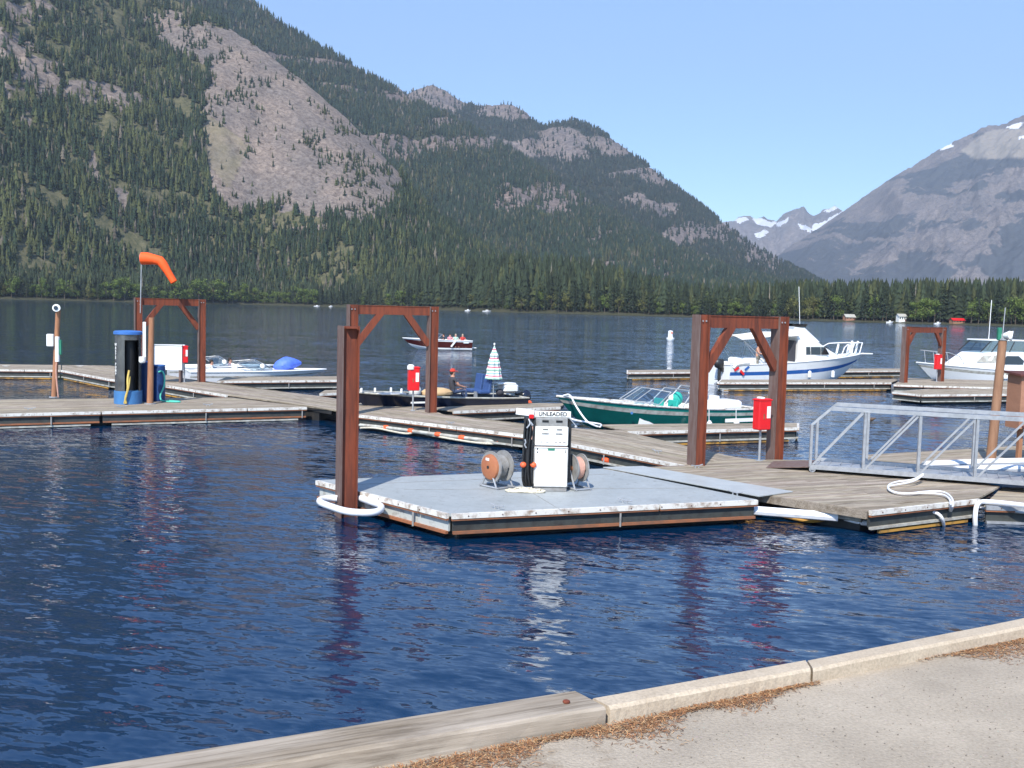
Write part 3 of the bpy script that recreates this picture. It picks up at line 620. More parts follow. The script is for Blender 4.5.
# stain
def conc_mat():
    m, n, b = newmat('curb_concrete'); v = mapping(n, world=True)
    t = noise(n, 3.5, 6, .65, v); f_ = noise(n, 70, 3, .7, v)
    base = ramp(n, [(.3, (.41, .33, .24)), (.6, (.51, .425, .32)), (.8, (.36, .29, .215))], t.outputs[0]); c = mixc(n, 1.0, base.outputs[0], ramp(n, [(.3, (.78, .77, .75)), (.6, (1.08, 1.07, 1.05))], f_.outputs[0]).outputs[0], 'MULTIPLY')
    n.links.new(c, b.inputs['Base Color']); b.inputs['Roughness'].default_value = .9; bump(n, b, f_.outputs[0], .5, .004); return m
cm = conc_mat()
def curb(pts_front, pts_back, zt, name, label, cat, mat, lib=0.012, seg=40, wob=.004):
    # pts_front/back: lists of 2 (start, end), top edge; box with bevelled, slightly uneven edges
    t = thing(name, label, cat, ((pts_front[0]+pts_front[1])/2).to_tuple()[:2]+(ZR,))
    g = random.Random(hash(label) % 1000); rings = []
    for i in range(seg+1):
        f = i/seg; a = pts_front[0].lerp(pts_front[1], f); b_ = pts_back[0].lerp(pts_back[1], f); d = (b_-a).normalized()
        w1, w2, w3 = [g.uniform(-wob, wob) for _ in range(3)]
        rings.append([(a.x-d.x*w1, a.y-d.y*w1, ZR-.03), (a.x-d.x*w2, a.y-d.y*w2, zt-lib), (a.x+d.x*(lib+w3), a.y+d.y*(lib+w3), zt+w1*.3), (b_.x-d.x*(lib+w2), b_.y-d.y*(lib+w2), zt+w2*.3), (b_.x, b_.y, zt-lib), (b_.x, b_.y, ZR-.03)])
    m_ = MB(); m_.loft(rings); return t, m_
ZT = ZR+.085
A0 = G(245, 767, ZT); A1 = G(606, 706.7, ZT); B1 = G(573, 690, ZT); dirn = (A1-A0).normalized(); A0 = A1-dirn*4.6; wdt = B1-A1; B0 = A0+wdt
M['timber'] = wood('quay_timber', (.30, .255, .205), (.40, .345, .28), (.20, .165, .13), math.atan2(dirn.y, dirn.x))
t, m_ = curb((A0, A1), (B0, B1), ZT, 'timber_beam', 'long weathered grey timber beam lying along the quay edge, left of the concrete curb', 'beam', M['timber'], wob=.003)
ob = m_.build('beam', M['timber'], t, world=True, col=[(1, 1, 1, 1)]*len(m_.v))
bt = MB(); bt.lathe([(.012, 0), (.016, .003), (.016, .010), (.010, .013)], 8, (A1-dirn*.12+wdt*.45)); bt.build('bolt_head', M['rust'], t, world=True)
ZC = ZR+.075
Fp = [G(609, 707, ZC), G(812, 668.3, ZC), G(1024, 626, ZC)]; Bk = [G(590, 697.5, ZC), G(806, 659, ZC), G(1024, 617.5, ZC)]
Fp[2] = ext(Fp[1], Fp[2], 3.0); Bk[2] = Fp[2]+(Bk[1]-Fp[1])
for i, lab in ((0, 'pale concrete curb block between the timber beam and the cracked joint'), (1, 'pale concrete curb block beyond the cracked joint, running out of the picture')):
    gap = (Fp[i+1]-Fp[i]).normalized()*.008
    t, m_ = curb((Fp[i]+gap, Fp[i+1]-gap), (Bk[i]+gap, Bk[i+1]-gap), ZC-.004*i, 'concrete_curb', lab, 'curb', cm, lib=.014, wob=.002)
    ob = m_.build('curb_block', cm, t, world=True)
# pine needles along the curb
g = random.Random(5); nm_ = MB(); cols = []
path = [edge_b[0]-dirn*1.2, edge_b[0], edge_b[1], edge_b[2], edge_b[3], e3]
segs = [(path[i], path[i+1], (path[i+1]-path[i]).length) for i in range(5)]; tot = sum(s_[2] for s_ in segs[:4])+3
for i in range(42000):
    u = g.random()*tot
    for a, b_, L in segs:
        if u <= L: break
        u -= L
    p = a.lerp(b_, min(1, u/L)); d = (b_-a).normalized(); nn = Vector((d.y, -d.x, 0))
    dens = float(fbm(np.array([p.x*1.1+3]), np.array([p.y*1.1]), 3, 9)[0]); wd_ = .03+max(0, dens-.36)*1.0
    off = abs(g.gauss(0, 1))*wd_*.62+.005
    if g.random() > (dens-.24)*2.4: continue
    p = p+nn*off+d*g.gauss(0, .02); an = g.uniform(0, 6.28); Ln = g.uniform(.012, .032); z = ZR+.003+g.random()*.010*max(0, 1-off/.15)
    dx, dy = math.cos(an)*Ln, math.sin(an)*Ln; wx, wy = -math.sin(an)*.0016, math.cos(an)*.0016; h2 = g.uniform(0, .006)
    nm_.add([(p.x-wx, p.y-wy, z), (p.x+wx, p.y+wy, z), (p.x+dx+wx, p.y+dy+wy, z+h2), (p.x+dx-wx, p.y+dy-wy, z+h2)], [(0, 1, 2, 3)])
    k = g.uniform(.6, 1.3); c_ = g.choice([(.40, .19, .08), (.34, .15, .06), (.50, .31, .15), (.20, .11, .06)]); cols += [(c_[0]*k, c_[1]*k, c_[2]*k, 1)]*4
def tintmat(name, rough=.8):
    m, n, b = newmat(name); a = n.nodes.new('ShaderNodeVertexColor'); a.layer_name = 'tint'; n.links.new(a.outputs[0], b.inputs['Base Color']); b.inputs['Roughness'].default_value = rough; return m
tag(nm_.build('pine_needles', tintmat('dry_needles'), col=cols), 'drift of orange brown dry pine needles lying along the quay curb', 'needles', kind='stuff')
gv = MB(); cols = []
for i in range(1500):
    px_ = g.uniform(380, 1040); py_ = g.uniform(640, 775); p = G(px_, py_, ZR)
    sd = (p-edge_b[1]).dot(nrm)
    if sd > -.02 or (p-edge_b[2]).dot(nrm) > .35: continue
    ln_ = [(edge_b[k+1]-edge_b[k]).cross(p-edge_b[k]).z for k in range(3)]
    if any(l > 0 for l in ln_): continue
    r = g.uniform(.002, .006); b0 = [(math.cos(k*1.26+g.random())*r, math.sin(k*1.26+g.random())*r) for k in range(5)]
    gv.add([(p.x+a_[0], p.y+a_[1], ZR-.001) for a_ in b0]+[(p.x+a_[0]*.5, p.y+a_[1]*.5, ZR+r*.8) for a_ in b0], [(5, 6, 7, 8, 9)]+[(k, (k+1) % 5, 5+(k+1) % 5, 5+k) for k in range(5)])
    k = g.uniform(.5, 1.5); k = g.uniform(.5, 1.15); cols += [(.30*k, .26*k, .21*k, 1)]*10
tag(gv.build('loose_gravel', tintmat('gravel_stone'), col=cols), 'loose small gravel scattered over the quay pavement', 'gravel', kind='stuff')

# ------------------------------------------------------------------ floating docks
def clip(poly, nx, ny, c):        # keep nx*x+ny*y <= c
    out = []
    for i in range(len(poly)):
        a, b_ = poly[i], poly[(i+1) % len(poly)]; da = nx*a[0]+ny*a[1]-c; db = nx*b_[0]+ny*b_[1]-c
        if da <= 0: out.append(a)
        if (da < 0 < db) or (db < 0 < da): t = da/(da-db); out.append((a[0]+(b_[0]-a[0])*t, a[1]+(b_[1]-a[1])*t))
    return out
ZD = .45
def dock(name, label, pts, rails=(), pdir=None, plank=.145, deckmat='wood', wales='trim', low=None, group=None, boards=True, fascia='fascia', cleats=(), pipe=None, top='white', z=ZD, fascia2=None):
    W = [G(p[0], p[1], z) if len(p) == 2 else Vector((p[0], p[1], z)) for p in pts]
    P2 = [(p.x, p.y) for p in W]; c = sum(W, Vector())/len(W); g = random.Random(len(label)*7+len(pts))
    area = sum(P2[i][0]*P2[(i+1) % len(P2)][1]-P2[(i+1) % len(P2)][0]*P2[i][1] for i in range(len(P2))); sgn = 1 if area > 0 else -1
    t = thing(name, label, 'dock', (c.x, c.y, 0), 0, group)
    if boards:
        d = pdir or (W[rails[0]+1 if rails[0]+1 < len(W) else 0]-W[rails[0]]); d = Vector((d[0], d[1], 0)).normalized(); nx, ny = -d.y, d.x
        os_ = [nx*p[0]+ny*p[1] for p in P2]; m_ = MB(); cols = []; o_ = min(os_)
        while o_ < max(os_):
            s_ = clip(clip(P2, nx, ny, o_+plank-.008), -nx, -ny, -o_)
            if len(s_) >= 3:
                L0 = min(d.x*p[0]+d.y*p[1] for p in s_); L1 = max(d.x*p[0]+d.y*p[1] for p in s_); x0 = L0-g.uniform(0, 3)
                while x0 < L1:
                    x1 = x0+g.uniform(3.4, 4.6); s2 = clip(clip(s_, d.x, d.y, x1-.004), -d.x, -d.y, -x0)
                    if len(s2) >= 3:
                        n0 = len(m_.v); dz = g.uniform(-.003, .003); m_.prism(s2, z-.035+dz, z+dz); k = g.uniform(.74, 1.15); cols += [(k, k*g.uniform(.97, 1.02), k*g.uniform(.93, 1.03), 1)]*(len(m_.v)-n0)
                    x0 = x1
            o_ += plank
        m_.build('deck_boards', deckwood(math.atan2(d.y, d.x)), t, world=True, col=cols)
        fr = MB(); fr.prism([(c.x+(p[0]-c.x)*.97, c.y+(p[1]-c.y)*.97) for p in P2], z-.16, z-.04); fr.build('deck_frame', M['dark'], t, world=True)
    else:
        m_ = MB(); m_.prism(P2, z-.05, z); m_.build('deck_sheet', M[deckmat], t, world=True)
    fl = MB(); fl.prism([(c.x+(p[0]-c.x)*.9, c.y+(p[1]-c.y)*.9) for p in P2], -.35, z-.17); fl.build('float', M['dark'], t, world=True)
    rr = MB(); ru = MB(); fa2 = MB(); bo = MB(); wa = MB(); fa = MB(); lo_ = MB(); br = MB(); n = len(W)
    for e in rails:
        a, b_ = W[e], W[(e+1) % n]; d = (b_-a).normalized(); out = Vector((d.y, -d.x, 0))*sgn; L = (b_-a).length
        up = Vector((0, 0, 1))
        k = 0.; 
        while k < L-.3:                      # rub rail in lengths with small gaps
            ke = min(L, k+g.uniform(3.2, 4.4)); rr.bar(a+d*(k+.02)+out*.035-up*.042, a+d*(ke-.02)+out*.035-up*.042, .07, .084); ru.bar(a+d*(k+.02)+out*.03-up*.102, a+d*(ke-.02)+out*.03-up*.102, .055, .032); k = ke
        for i in range(int(L/.6)): bo.lathe([(.013, 0), (.013, .008), (.006, .012)], 6, a+d*(.3+i*.6)+out*.071-up*.042, axis=out)
        (fa2 if e == 0 and fascia2 else fa).bar(a+d*.05-out*.03-up*.21, b_-d*.05-out*.03-up*.21, .04, .20)
        wa.bar(a+d*.05+out*.02-up*.325, b_-d*.05+out*.02-up*.325, .06, .045)
        if low: lo_.bar(a+d*.3+out*.0+Vector((0, 0, .045-z)), b_-d*.3+out*.0+Vector((0, 0, .045-z)), .05, .055)
        for i in range(1, int(L/3.1)+1): br.bar(a+d*i*3.1+out*.055-up*.12, a+d*i*3.1+out*.055-up*.36, .05, .03)
    if rails:
        rr.build('rub_rail', M[top], t, world=True); ru.build('rail_backing', M['rustrail'], t, world=True); bo.build('rail_bolts', M['rustd'], t, world=True); fa.build('fascia', M[fascia], t, world=True); wa.build('waler', M[wales], t, world=True); fascia2 and fa2.build('fascia', M[fascia2], t, world=True); br.build('brackets', M['reel_g'], t, world=True)
        if low: lo_.build('lower_rail', M[low], t, world=True)
    for (px, py) in cleats:
        p = G(px, py, z); cl = MB(); d = (W[(rails[0]+1) % n]-W[rails[0]]).normalized()
        for s_ in (-1, 1): cl.tube([p+d*s_*.05, p+d*s_*.05+Vector((0, 0, .05)), p+d*s_*.16+Vector((0, 0, .07))], .014, 6)
        cl.tube([p-d*.05+Vector((0, 0, .05)), p+d*.05+Vector((0, 0, .05))], .014, 6); cl.build('cleat', M['galv'], t, world=True)
    return t, W
# fuel dock
fd, FW = dock('fuel_dock', 'grey painted fuel dock carrying the white fuel dispenser', [(318, 480), (450, 513.5), (757, 499.5), (604, 468.5)], rails=(0, 1), deckmat='greydeck', boards=False, wales='rustrail', low=None, fascia='fascia', fascia2='chip', cleats=[(497, 509), (625, 503.5), (735, 495)])
sm = MB(); a, b_ = G(404, 489.5, ZD+.003), G(700, 488, ZD+.003); sm.bar(a, b_, .012, .004); a, b_ = G(441, 508, ZD+.003), G(600, 469, ZD+.003); a, b_ = G(352, 484.5, ZD+.003), G(610, 474, ZD+.003); sm.bar(a, b_, .012, .004); a, b_ = G(560, 509.5, ZD+.003), G(500, 473, ZD+.003); sm.bar(a, b_, .01, .004); sm.build('deck_seam', M['reel_g'], fd, world=True)
pl = MB(); pl.prism([tuple(G(x, y, ZD)[:2]) for x, y in ((603, 468.3), (643, 467.3), (793, 492.8), (759, 497.5))], ZD+.012, ZD+.03); pl.build('ramp_plate', dirty('pale_grey_plate', (.42, .44, .43), (.34, .355, .35), 3, .4, .8, .5), fd, world=True)
# white foam wrapped guard loop around the front pile
gl = MB(); gp = [G(x, y, .33) for x, y in ((360, 498), (372, 502.5), (381, 505.5), (381.5, 509.5), (376, 512.5), (362, 513), (345, 511.5), (330, 506.5), (319.5, 502.5), (320, 499.5), (330, 498), (338, 498.5))]
def smooth(pts, k=2):
    pts = [Vector(p) for p in pts]
    for _ in range(k):
        o_ = [pts[0]]
        for i in range(len(pts)-1): o_ += [pts[i].lerp(pts[i+1], .25), pts[i].lerp(pts[i+1], .75)]
        pts = o_+[pts[-1]]
    return pts
gl.tube(smooth(gp), .062, 10); gl.build('pile_guard', M['pvc'], fd, smooth=True, world=True)
main_dir = (Vector(G(868, 510.5))-Vector(G(604, 469)))
pf, PW = dock('floating_dock', 'broad weathered wooden dock platform under the near end of the gangway', [(604, 469), (868, 510.5), (978, 498.5), (1000, 486), (880, 461), (756, 459.5), (735, 457), (690, 465)], rails=(1,), pdir=(1, .42), cleats=[(697, 468)], low='yellow')
ef = MB(); a, b_ = PW[0], PW[1]; d = (b_-a).normalized(); out = Vector((-d.y, d.x, 0)); out = out if out.y < 0 else -out
ef.bar(a+d*.2+out*.03-Vector((0, 0, .08)), b_+out*.03-Vector((0, 0, .08)), .05, .14); ef.build('edge_board', M['timber'], pf, world=True, col=[(.8, .8, .8, 1)]*len(ef.v))
dock('floating_dock', 'narrow wooden walkway section running up to the middle red steel frame', [(531, 435.5), (690, 466), (735, 457), (621, 430.5), (560, 427.5)], rails=(0,), cleats=[(657, 453)])
dock('floating_dock', 'wooden walkway section beside the dark blue boat, with orange couplings along its side', [(338, 411), (358, 414.4), (530, 435.2), (559, 427.3), (518, 423.6), (445, 415), (424, 407), (360, 403)], rails=(1,), pdir=tuple(G(531, 435.5)-G(358, 414.4)), cleats=[(450, 424)])
dock('floating_dock', 'diagonal wooden walkway joining the far left dock to the walkway with orange couplings', [(62, 370), (111, 379), (160, 384), (228, 395), (307, 405.5), (337, 410.6), (359, 402.6), (319, 396), (244, 387.5), (203, 382), (184, 378), (110, 365.5), (62, 365)], rails=(0, 1, 2), pdir=tuple(G(307, 405.5)-G(160, 384)), low='yellow')
dock('floating_dock', 'long dock running out at the far left edge behind the brown lamp post', [(-250, 366.5), (61, 370), (61, 365), (-250, 361)], rails=(0,), low='yellow', cleats=[(6, 367), (80, 367)])
dock('floating_dock', 'left hand wooden dock carrying the tall blue capped cylinder and barrels', [(-350, 421.9), (101, 411.3), (307, 406.8), (231, 397.5), (139, 398), (0, 399.5), (-350, 406)], rails=(0, 1), wales='rustrail', low='trim', pdir=tuple(G(307, 406.8)-G(101, 411.3)), cleats=[(30, 410), (122, 408), (208, 406)])
dock('floating_dock', 'short finger dock in front of the white speedboats', [(217, 381), (338, 380), (338, 376.3), (226, 377)], rails=(0,))
dock('floating_dock', 'stub of finger dock just left of the front steel pile', [(319, 393.5), (362, 392), (362, 389), (325, 390.2)], rails=(0,))
dock('floating_dock', 'finger dock beside the stern of the dark blue boat', [(430, 408), (452, 411), (560, 406.8), (566, 403.2), (490, 403)], rails=(1,))
dock('floating_dock', 'finger dock alongside the green boat, passing behind the middle red steel frame', [(627, 431.5), (797, 427.3), (797, 422.8), (600, 424.5)], rails=(0, 1), low='yellow')
dock('floating_dock', 'far finger dock behind the white cruiser with the blue stripe', [(628, 372.4), (905, 370.5), (905, 368.4), (628, 370)], rails=(0, 3), low='yellow')
dock('floating_dock', 'finger dock in front of the white cruiser with the blue stripe', [(719, 382.3), (891, 382.5), (900, 379.3), (722, 379.5)], rails=(0, 3), low='yellow')
dock('floating_dock', 'far walkway under the small rusty frame in front of the right hand cabin boat', [(893, 384.5), (923, 385.5), (1060, 389), (1060, 382), (905, 378)], rails=(0, 1))
dock('floating_dock', 'finger dock in front of the small rusty frame at the right', [(893, 391.8), (921, 394.6), (1060, 393.5), (1060, 388.2), (930, 389)], rails=(0, 1, 4))
dock('floating_dock', 'wooden dock behind the gangway carrying the brown cabinet and lamp post', [(868, 463.5), (1060, 466), (1080, 442), (863, 455)], rails=(), pdir=tuple(G(1024, 444)-G(863, 455)))
dock('floating_dock', 'dark low support float under the gangway at the right edge', [(984, 505), (1075, 508), (1085, 490), (1002, 487)], rails=(0,), low=None, top='galv', wales='galv', z=.35)
# orange couplings pipe
def pipe(label, pts, r, mat, z, coup=None, name='service_pipe', cm='ball', sag=0):
    t = thing(name, label, 'pipe', tuple(G(pts[0][0], pts[0][1], z)[:2])+(0,))
    W = [G(a[0], a[1], a[2] if len(a) > 2 else z) for a in pts]; m_ = MB(); m_.tube(smooth(W, 2), r, 8); m_.build('pipe', M[mat], t, smooth=True, world=True)
    if coup:
        for x, y in coup:
            p = G(x, y, z); d = (W[-1]-W[0]).normalized(); c_ = MB(); c_.lathe([(r*1.1, -.10), (r*1.45, -.05), (r*1.45, .05), (r*1.1, .10)], 10, p, axis=d); c_.build('coupling', M[cm], t, smooth=True, world=True)
    return t
pipe('pale service pipe with orange couplings along the side of the wooden walkway', [(360, 425), (386, 427.5), (411, 430.8), (438, 434.5), (470, 438.5), (505, 442)], .05, 'trim', .16, [(386, 427.5), (411, 430.8), (438, 434.5), (462, 437.5), (500, 441.5)])
pipe('loose pale hose sagging below the orange couplings', [(360, 428), (375, 427.5), (395, 432, .1), (408, 434, .08), (415, 432), (440, 437, .1), (470, 442, .08), (490, 444, .08), (505, 443)], .028, 'rope', .12, name='hose')
pipe('pipe with two orange couplings beside the walkway behind the dispenser', [(575, 452), (605, 460), (640, 464.5), (665, 468)], .045, 'dark', .2, [(606, 460), (650, 467)])
pipe('thick white fender tube floating off the front corner of the wooden platform', [(724, 508), (760, 511), (800, 514), (838, 517)], .085, 'pvc', .22, name='fender_tube')
pipe('rusty end pipe beside the white fender tube', [(838, 516), (850, 518), (862, 520)], .05, 'trim', .2)
pipe('amber coloured hose drooping under the white fender tube', [(640, 515, .06), (700, 510, .1), (745, 514, .05), (775, 514, .1), (800, 520, .04), (815, 522, .05), (830, 518, .12)], .03, 'yellow', .1, name='hose')
pipe('white conduit along the lower side of the wooden platform', [(845, 520), (868, 524), (900, 521), (951, 514)], .05, 'pvc', .14)
pipe('thin white conduit just above the lower one on the wooden platform', [(872, 514), (895, 515.5), (925, 512), (936, 512), (943, 518, .2), (944, 530, -.1)], .03, 'pvc', .28)
pipe('white hose bending down into the water under the gangway', [(1030, 506), (985, 501), (977, 503, .4), (975, 515, .2), (975.5, 530, -.1)], .045, 'pvc', .42, name='hose')
pipe('galvanized pipe across the dark float at the right edge', [(980, 508), (1030, 513)], .03, 'galv', .25)
for k, lab in ((0, 'upper strand of the white S-shaped hose lying on the wooden platform'), (1, 'lower strand of the white S-shaped hose lying on the wooden platform')):
    z = ZD+.05+.0*k; dy = k*3.2
    W = [(923, 474+dy*.4, .62), (914, 480+dy*.5, .56), (896, 481.5+dy), (887, 485.5+dy*.3), (890, 491+dy*.2), (904, 494.5-dy*.2), (925, 491.5+dy*.4), (943, 491+dy), (952-k*2, 497+dy*.5), (953.5-k*2.5, 505, .46), (950-k, 514, .16)]
    pipe(lab, W, .020, 'pvc', z, name='hose')
for x0, y0, x1, y1, lab in ((924, 465, 1030, 461.5, 'long white tube lying on the dock behind the gangway, nearer the water'), (955, 470, 1030, 468.5, 'long white tube lying on the dock behind the gangway, nearer the platform')):
    pipe(lab, [(x0, y0), ((x0+x1)/2, (y0+y1)/2-.6), (x1, y1)], .09, 'pvc', ZD+.10, name='fender_tube')

# ------------------------------------------------------------------ steel frames and pile
WEB = R_(27)
def hpile_mb(h0, h1, mb_, cx=0, cy=0, w_=.29, d_=.29, tf=.025):
    c, s = math.cos(WEB), math.sin(WEB); zc_ = (h0+h1)/2; hh = h1-h0
    for k in (-1, 1): mb_.box((cx+k*c*(w_/2-tf/2), cy+k*s*(w_/2-tf/2), zc_), (tf, d_, hh), rz=WEB, mi=(1 if k < 0 else 0))  # left flange takes the duller tone to paint in its grazing shade
    mb_.box((cx+s*.07, cy-c*.07, zc_-.001), (w_-2*tf-.004, tf, hh-.003), rz=WEB, mi=0)
    return mb_
def frame(label, PL, PR, zt, zb=-2.5, brace=.95, beamh=.28, windpole=False):
    c = (PL+PR)/2; t = thing('mooring_gantry', label, 'steel frame', (c.x, c.y, 0), 0, 'red steel mooring frames')
    d = (PR-PL); d.z = 0; L = d.length; d.normalize(); nn = Vector((d.y, -d.x, 0))
    for P in (PL, PR):
        m_ = MB(); hpile_mb(zb, zt, m_, P.x, P.y); m_.build('post', [M['rust'], M['rustd']], t, world=True)
    m_ = MB(); a = PL+d*.12; b_ = PR-d*.12; a.z = b_.z = zt-beamh/2-.01; a += nn*.06; b_ += nn*.06
    m_.bar(a, b_, .05, beamh); m_.bar(a+Vector((0, 0, beamh/2-.01))+nn*-.06, b_+Vector((0, 0, beamh/2-.01))-nn*.06, .20, .022); m_.build('beam', M['rust'], t, world=True)
    for s_, P in ((1, PL), (-1, PR)):
        m_ = MB(); p0 = P+d*s_*.14+nn*.03; p0.z = zt-beamh-brace; p1 = P+d*s_*(.14+brace*.82)+nn*.03; p1.z = zt-beamh*.8; m_.bar(p0, p1, .12, .20); m_.build('brace', M['rust'], t, world=True)
    pl_ = MB()
    for s_ in (-1, 1):
        for P in (PL, PR): pl_.lathe([(.02, 0), (.02, .015)], 8, Vector((P.x, P.y, zt-.14))+nn*.1+d*.05*s_, axis=nn)
    pl_.build('bolts', M['galv'], t, world=True); return t
def at(px, d):                       # plan position in the column px at forward distance d
    x = (px-512)/F*d; return Vector((x, d, 0))
f1 = frame('red steel frame beside the windsock, leftmost of the frames', at(137, 42.2), at(200.5, 43.7), 3.92)
f2 = frame('red steel frame standing just behind the front pile', at(351, 32.3), at(431.2, 33.4), 3.86)
f3 = frame('tall red steel frame on the wooden platform beside the gangway', at(699.3, 23.2), at(778, 24.6), 3.83)
f4 = frame('smallest and most distant rusty steel frame near the right hand cabin boat', at(904, 55.5), at(940.5, 57.5), 3.44, brace=.7, beamh=.30)
t = thing('steel_pile', 'single rusty H-shaped steel pile in the water in front of the fuel dock', 'pile', at(347.5, 18.75))
m_ = MB(); hpile_mb(-2.5, 3.47, m_, 0, 0, w_=.32, d_=.32); m_.build('pile', [M['rust'], M['rustd']], t)
m_ = MB(); hpile_mb(-2.0, .16, m_, 0, 0, w_=.334, d_=.334); m_.build('waterline_band', M['rustd'], t)
m_ = MB(); m_.box((.05, -.1, 3.44), (.2, .2, .03), rz=WEB); m_.build('cap_plate', M['rust'], t)
# ------------------------------------------------------------------ text
def text_on(s_, size, mat, parent, loc, rot, depth=.004, name='lettering', bold=0.0):
    cu = bpy.data.curves.new(name, 'FONT'); cu.body = s_; cu.size = size; cu.extrude = depth; cu.align_x = 'CENTER'; cu.align_y = 'CENTER'; cu.offset = bold
    tmp = bpy.data.objects.new(name, cu); COL.objects.link(tmp); dg = bpy.context.evaluated_depsgraph_get(); me = bpy.data.meshes.new_from_object(tmp.evaluated_get(dg)); bpy.data.objects.remove(tmp)
    me.materials.clear(); me.materials.append(mat); o = bpy.data.objects.new(name, me); COL.objects.link(o); o.parent = parent; o.location = loc; o.rotation_euler = rot; return o
# ------------------------------------------------------------------ fuel dispenser
DB = G(549.5, 491.5, ZD); DY = DB.y
t = thing('fuel_dispenser', 'white fuel dispenser with an UNLEADED sign on top, on the grey dock', 'fuel pump', (DB.x, DB.y+.22, ZD), R_(3))
m_ = MB(); m_.box((0, 0, .035), (.62, .44, .07), bev=.01); m_.build('base', M['reel_g'], t)
m_ = MB(); m_.box((0, 0, .46), (.64, .46, .76), bev=.012); m_.build('lower_cabinet', M['enamel'], t)
m_ = MB(); m_.box((0, -.233, .80), (.13, .006, .05)); m_.build('door_badge', M['green'], t)
m_ = MB(); m_.box((-.26, -.233, .80), (.02, .006, .03)); m_.box((-.26, -.233, .74), (.02, .006, .03)); m_.box((.27, -.233, .76), (.012, .006, .06)); m_.build('door_latch', M['black'], t)
m_ = MB(); m_.box((0, 0, .852), (.60, .42, .024)); m_.build('seam', M['rustd'], t)
m_ = MB(); m_.box((0, 0, 1.045), (.62, .46, .36), bev=.012); m_.build('upper_cabinet', M['enamel'], t)
m_ = MB(); m_.box((0, .02, 1.30), (.60, .40, .15), bev=.01); m_.build('display_head', M['reel_g'], t)
for x in (-.12, .14):
    m_ = MB(); m_.box((x, -.184, 1.32), (.12, .012, .038)); m_.build('display', M['gap'], t)
    m_ = MB()
    for zz, w_ in ((1.17, .10), (1.09, .125)):
        for k in range(5): m_.box((x+(k-2)*w_/5, -.233, zz), (w_/5*.72, .006, .024))
    m_.build('price_digits', M['gap'], t)
m_ = MB()
for x in (-.19, -.08, .08, .16, .24): m_.box((x, -.233, .935), (.05, .005, .010))
m_.build('small_print', M['rustd'], t)
m_ = MB(); m_.box((0, .02, 1.385), (.66, .30, .02)); m_.build('sign_shelf', M['reel_g'], t)
sg = MB(); sg.box((.02, -.10, 1.45), (.68, .03, .11), bev=.004); so_ = sg.build('sign_board', M['enamel'], t)
text_on('UNLEADED', .105, M['gap'], so_, (.02, -.117, 1.447), (R_(90), 0, 0), .003, bold=.002)
m_ = MB()
for x in (-.31, .31): m_.box((x, -.234, .46), (.012, .008, .74))
m_.box((0, -.234, .825), (.63, .008, .012)); m_.box((0, -.234, .095), (.63, .008, .012)); m_.build('door_frame', M['reel_g'], t)
m_ = MB()
for x, z_, w_, h_ in ((-.18, .985, .10, .03), (.0, .975, .06, .045), (.18, .985, .12, .025), (-.05, .70, .16, .03), (.12, .30, .05, .05)): m_.box((x, -.2335, z_), (w_, .005, h_))
m_.build('decals', M['canvas'], t)
# hose mast
m_ = MB(); m_.box((-.42, .02, .72), (.16, .30, 1.30), bev=.01); m_.build('hose_mast', M['black'], t)
m_ = MB(); m_.box((-.50, -.08, 1.47), (.34, .03, .12), ry=R_(6), bev=.004); m_.build('mast_sign', M['enamel'], t)
m_ = MB(); m_.box((-.385, -.15, 1.40), (.09, .06, .08), bev=.01); m_.build('nozzle_holder', M['red'], t)
g = random.Random(4)
for k in range(4):
    x = -.52+k*.055; y = -.17-.02*k
    m_ = MB(); m_.tube(smooth([(x+.03, y+.02, 1.33), (x, y-.02, 1.0), (x+.03*math.sin(k*2), y-.03, .6), (x-.01, y-.02, .25), (x+.03, y+.02, .10)]), .020, 7); m_.build('hose', M['black'], t, smooth=True)
for (x, z_) in ((-.52, .50), (-.33, .50)):
    m_ = MB(); m_.ell((x, -.24, z_), (.062, .062, .055)); m_.build('float_ball', M['ball'], t, smooth=True)
m_ = MB(); m_.tube(smooth([(-.44, -.2, 1.36), (-.40, -.23, 1.28), (-.47, -.23, 1.19)]), .016, 6); m_.tube([(-.40, -.21, 1.30), (-.36, -.22, 1.24)], .02, 6); m_.tube(smooth([(-.50, -.24, .98), (-.48, -.25, .92), (-.51, -.25, .88), (-.47, -.25, .82)]), .014, 6); m_.build('nozzle', M['galv'], t, smooth=True)
m_ = MB(); m_.tube(smooth([(-.36, -.2, 1.24), (-.34, -.24, 1.1), (-.37, -.24, .98)]), .016, 6); m_.build('pale_hose', M['hose_p'], t, smooth=True)
m_ = MB(); m_.box((.36, .05, .75), (.05, .25, 1.2)); m_.build('side_panel', M['black'], t)
m_ = MB(); m_.tube([(.30, -.1, 1.42), (.46, -.12, 1.24)], .010, 6); m_.ell((.46, -.12, 1.22), (.03, .03, .03)); m_.build('side_strap', M['galv'], t)
# rope heap
t = thing('rope_coil', 'small heap of off white rope on the grey dock at the foot of the dispenser', 'rope', G(525, 492, ZD))
m_ = MB(); pts = []
for i in range(150):
    a_ = i*.42; r = .07+.16*abs(math.sin(i*.083)); pts.append((r*math.cos(a_)*1.6+.03*math.sin(i), r*math.sin(a_)*.6, .02+.09*(1-r/.24)*abs(math.sin(i*.31))+.01*math.sin(i*1.7)))
m_.tube(smooth(pts, 1), .015, 6); m_.build('rope', M['rope'], t, smooth=True)
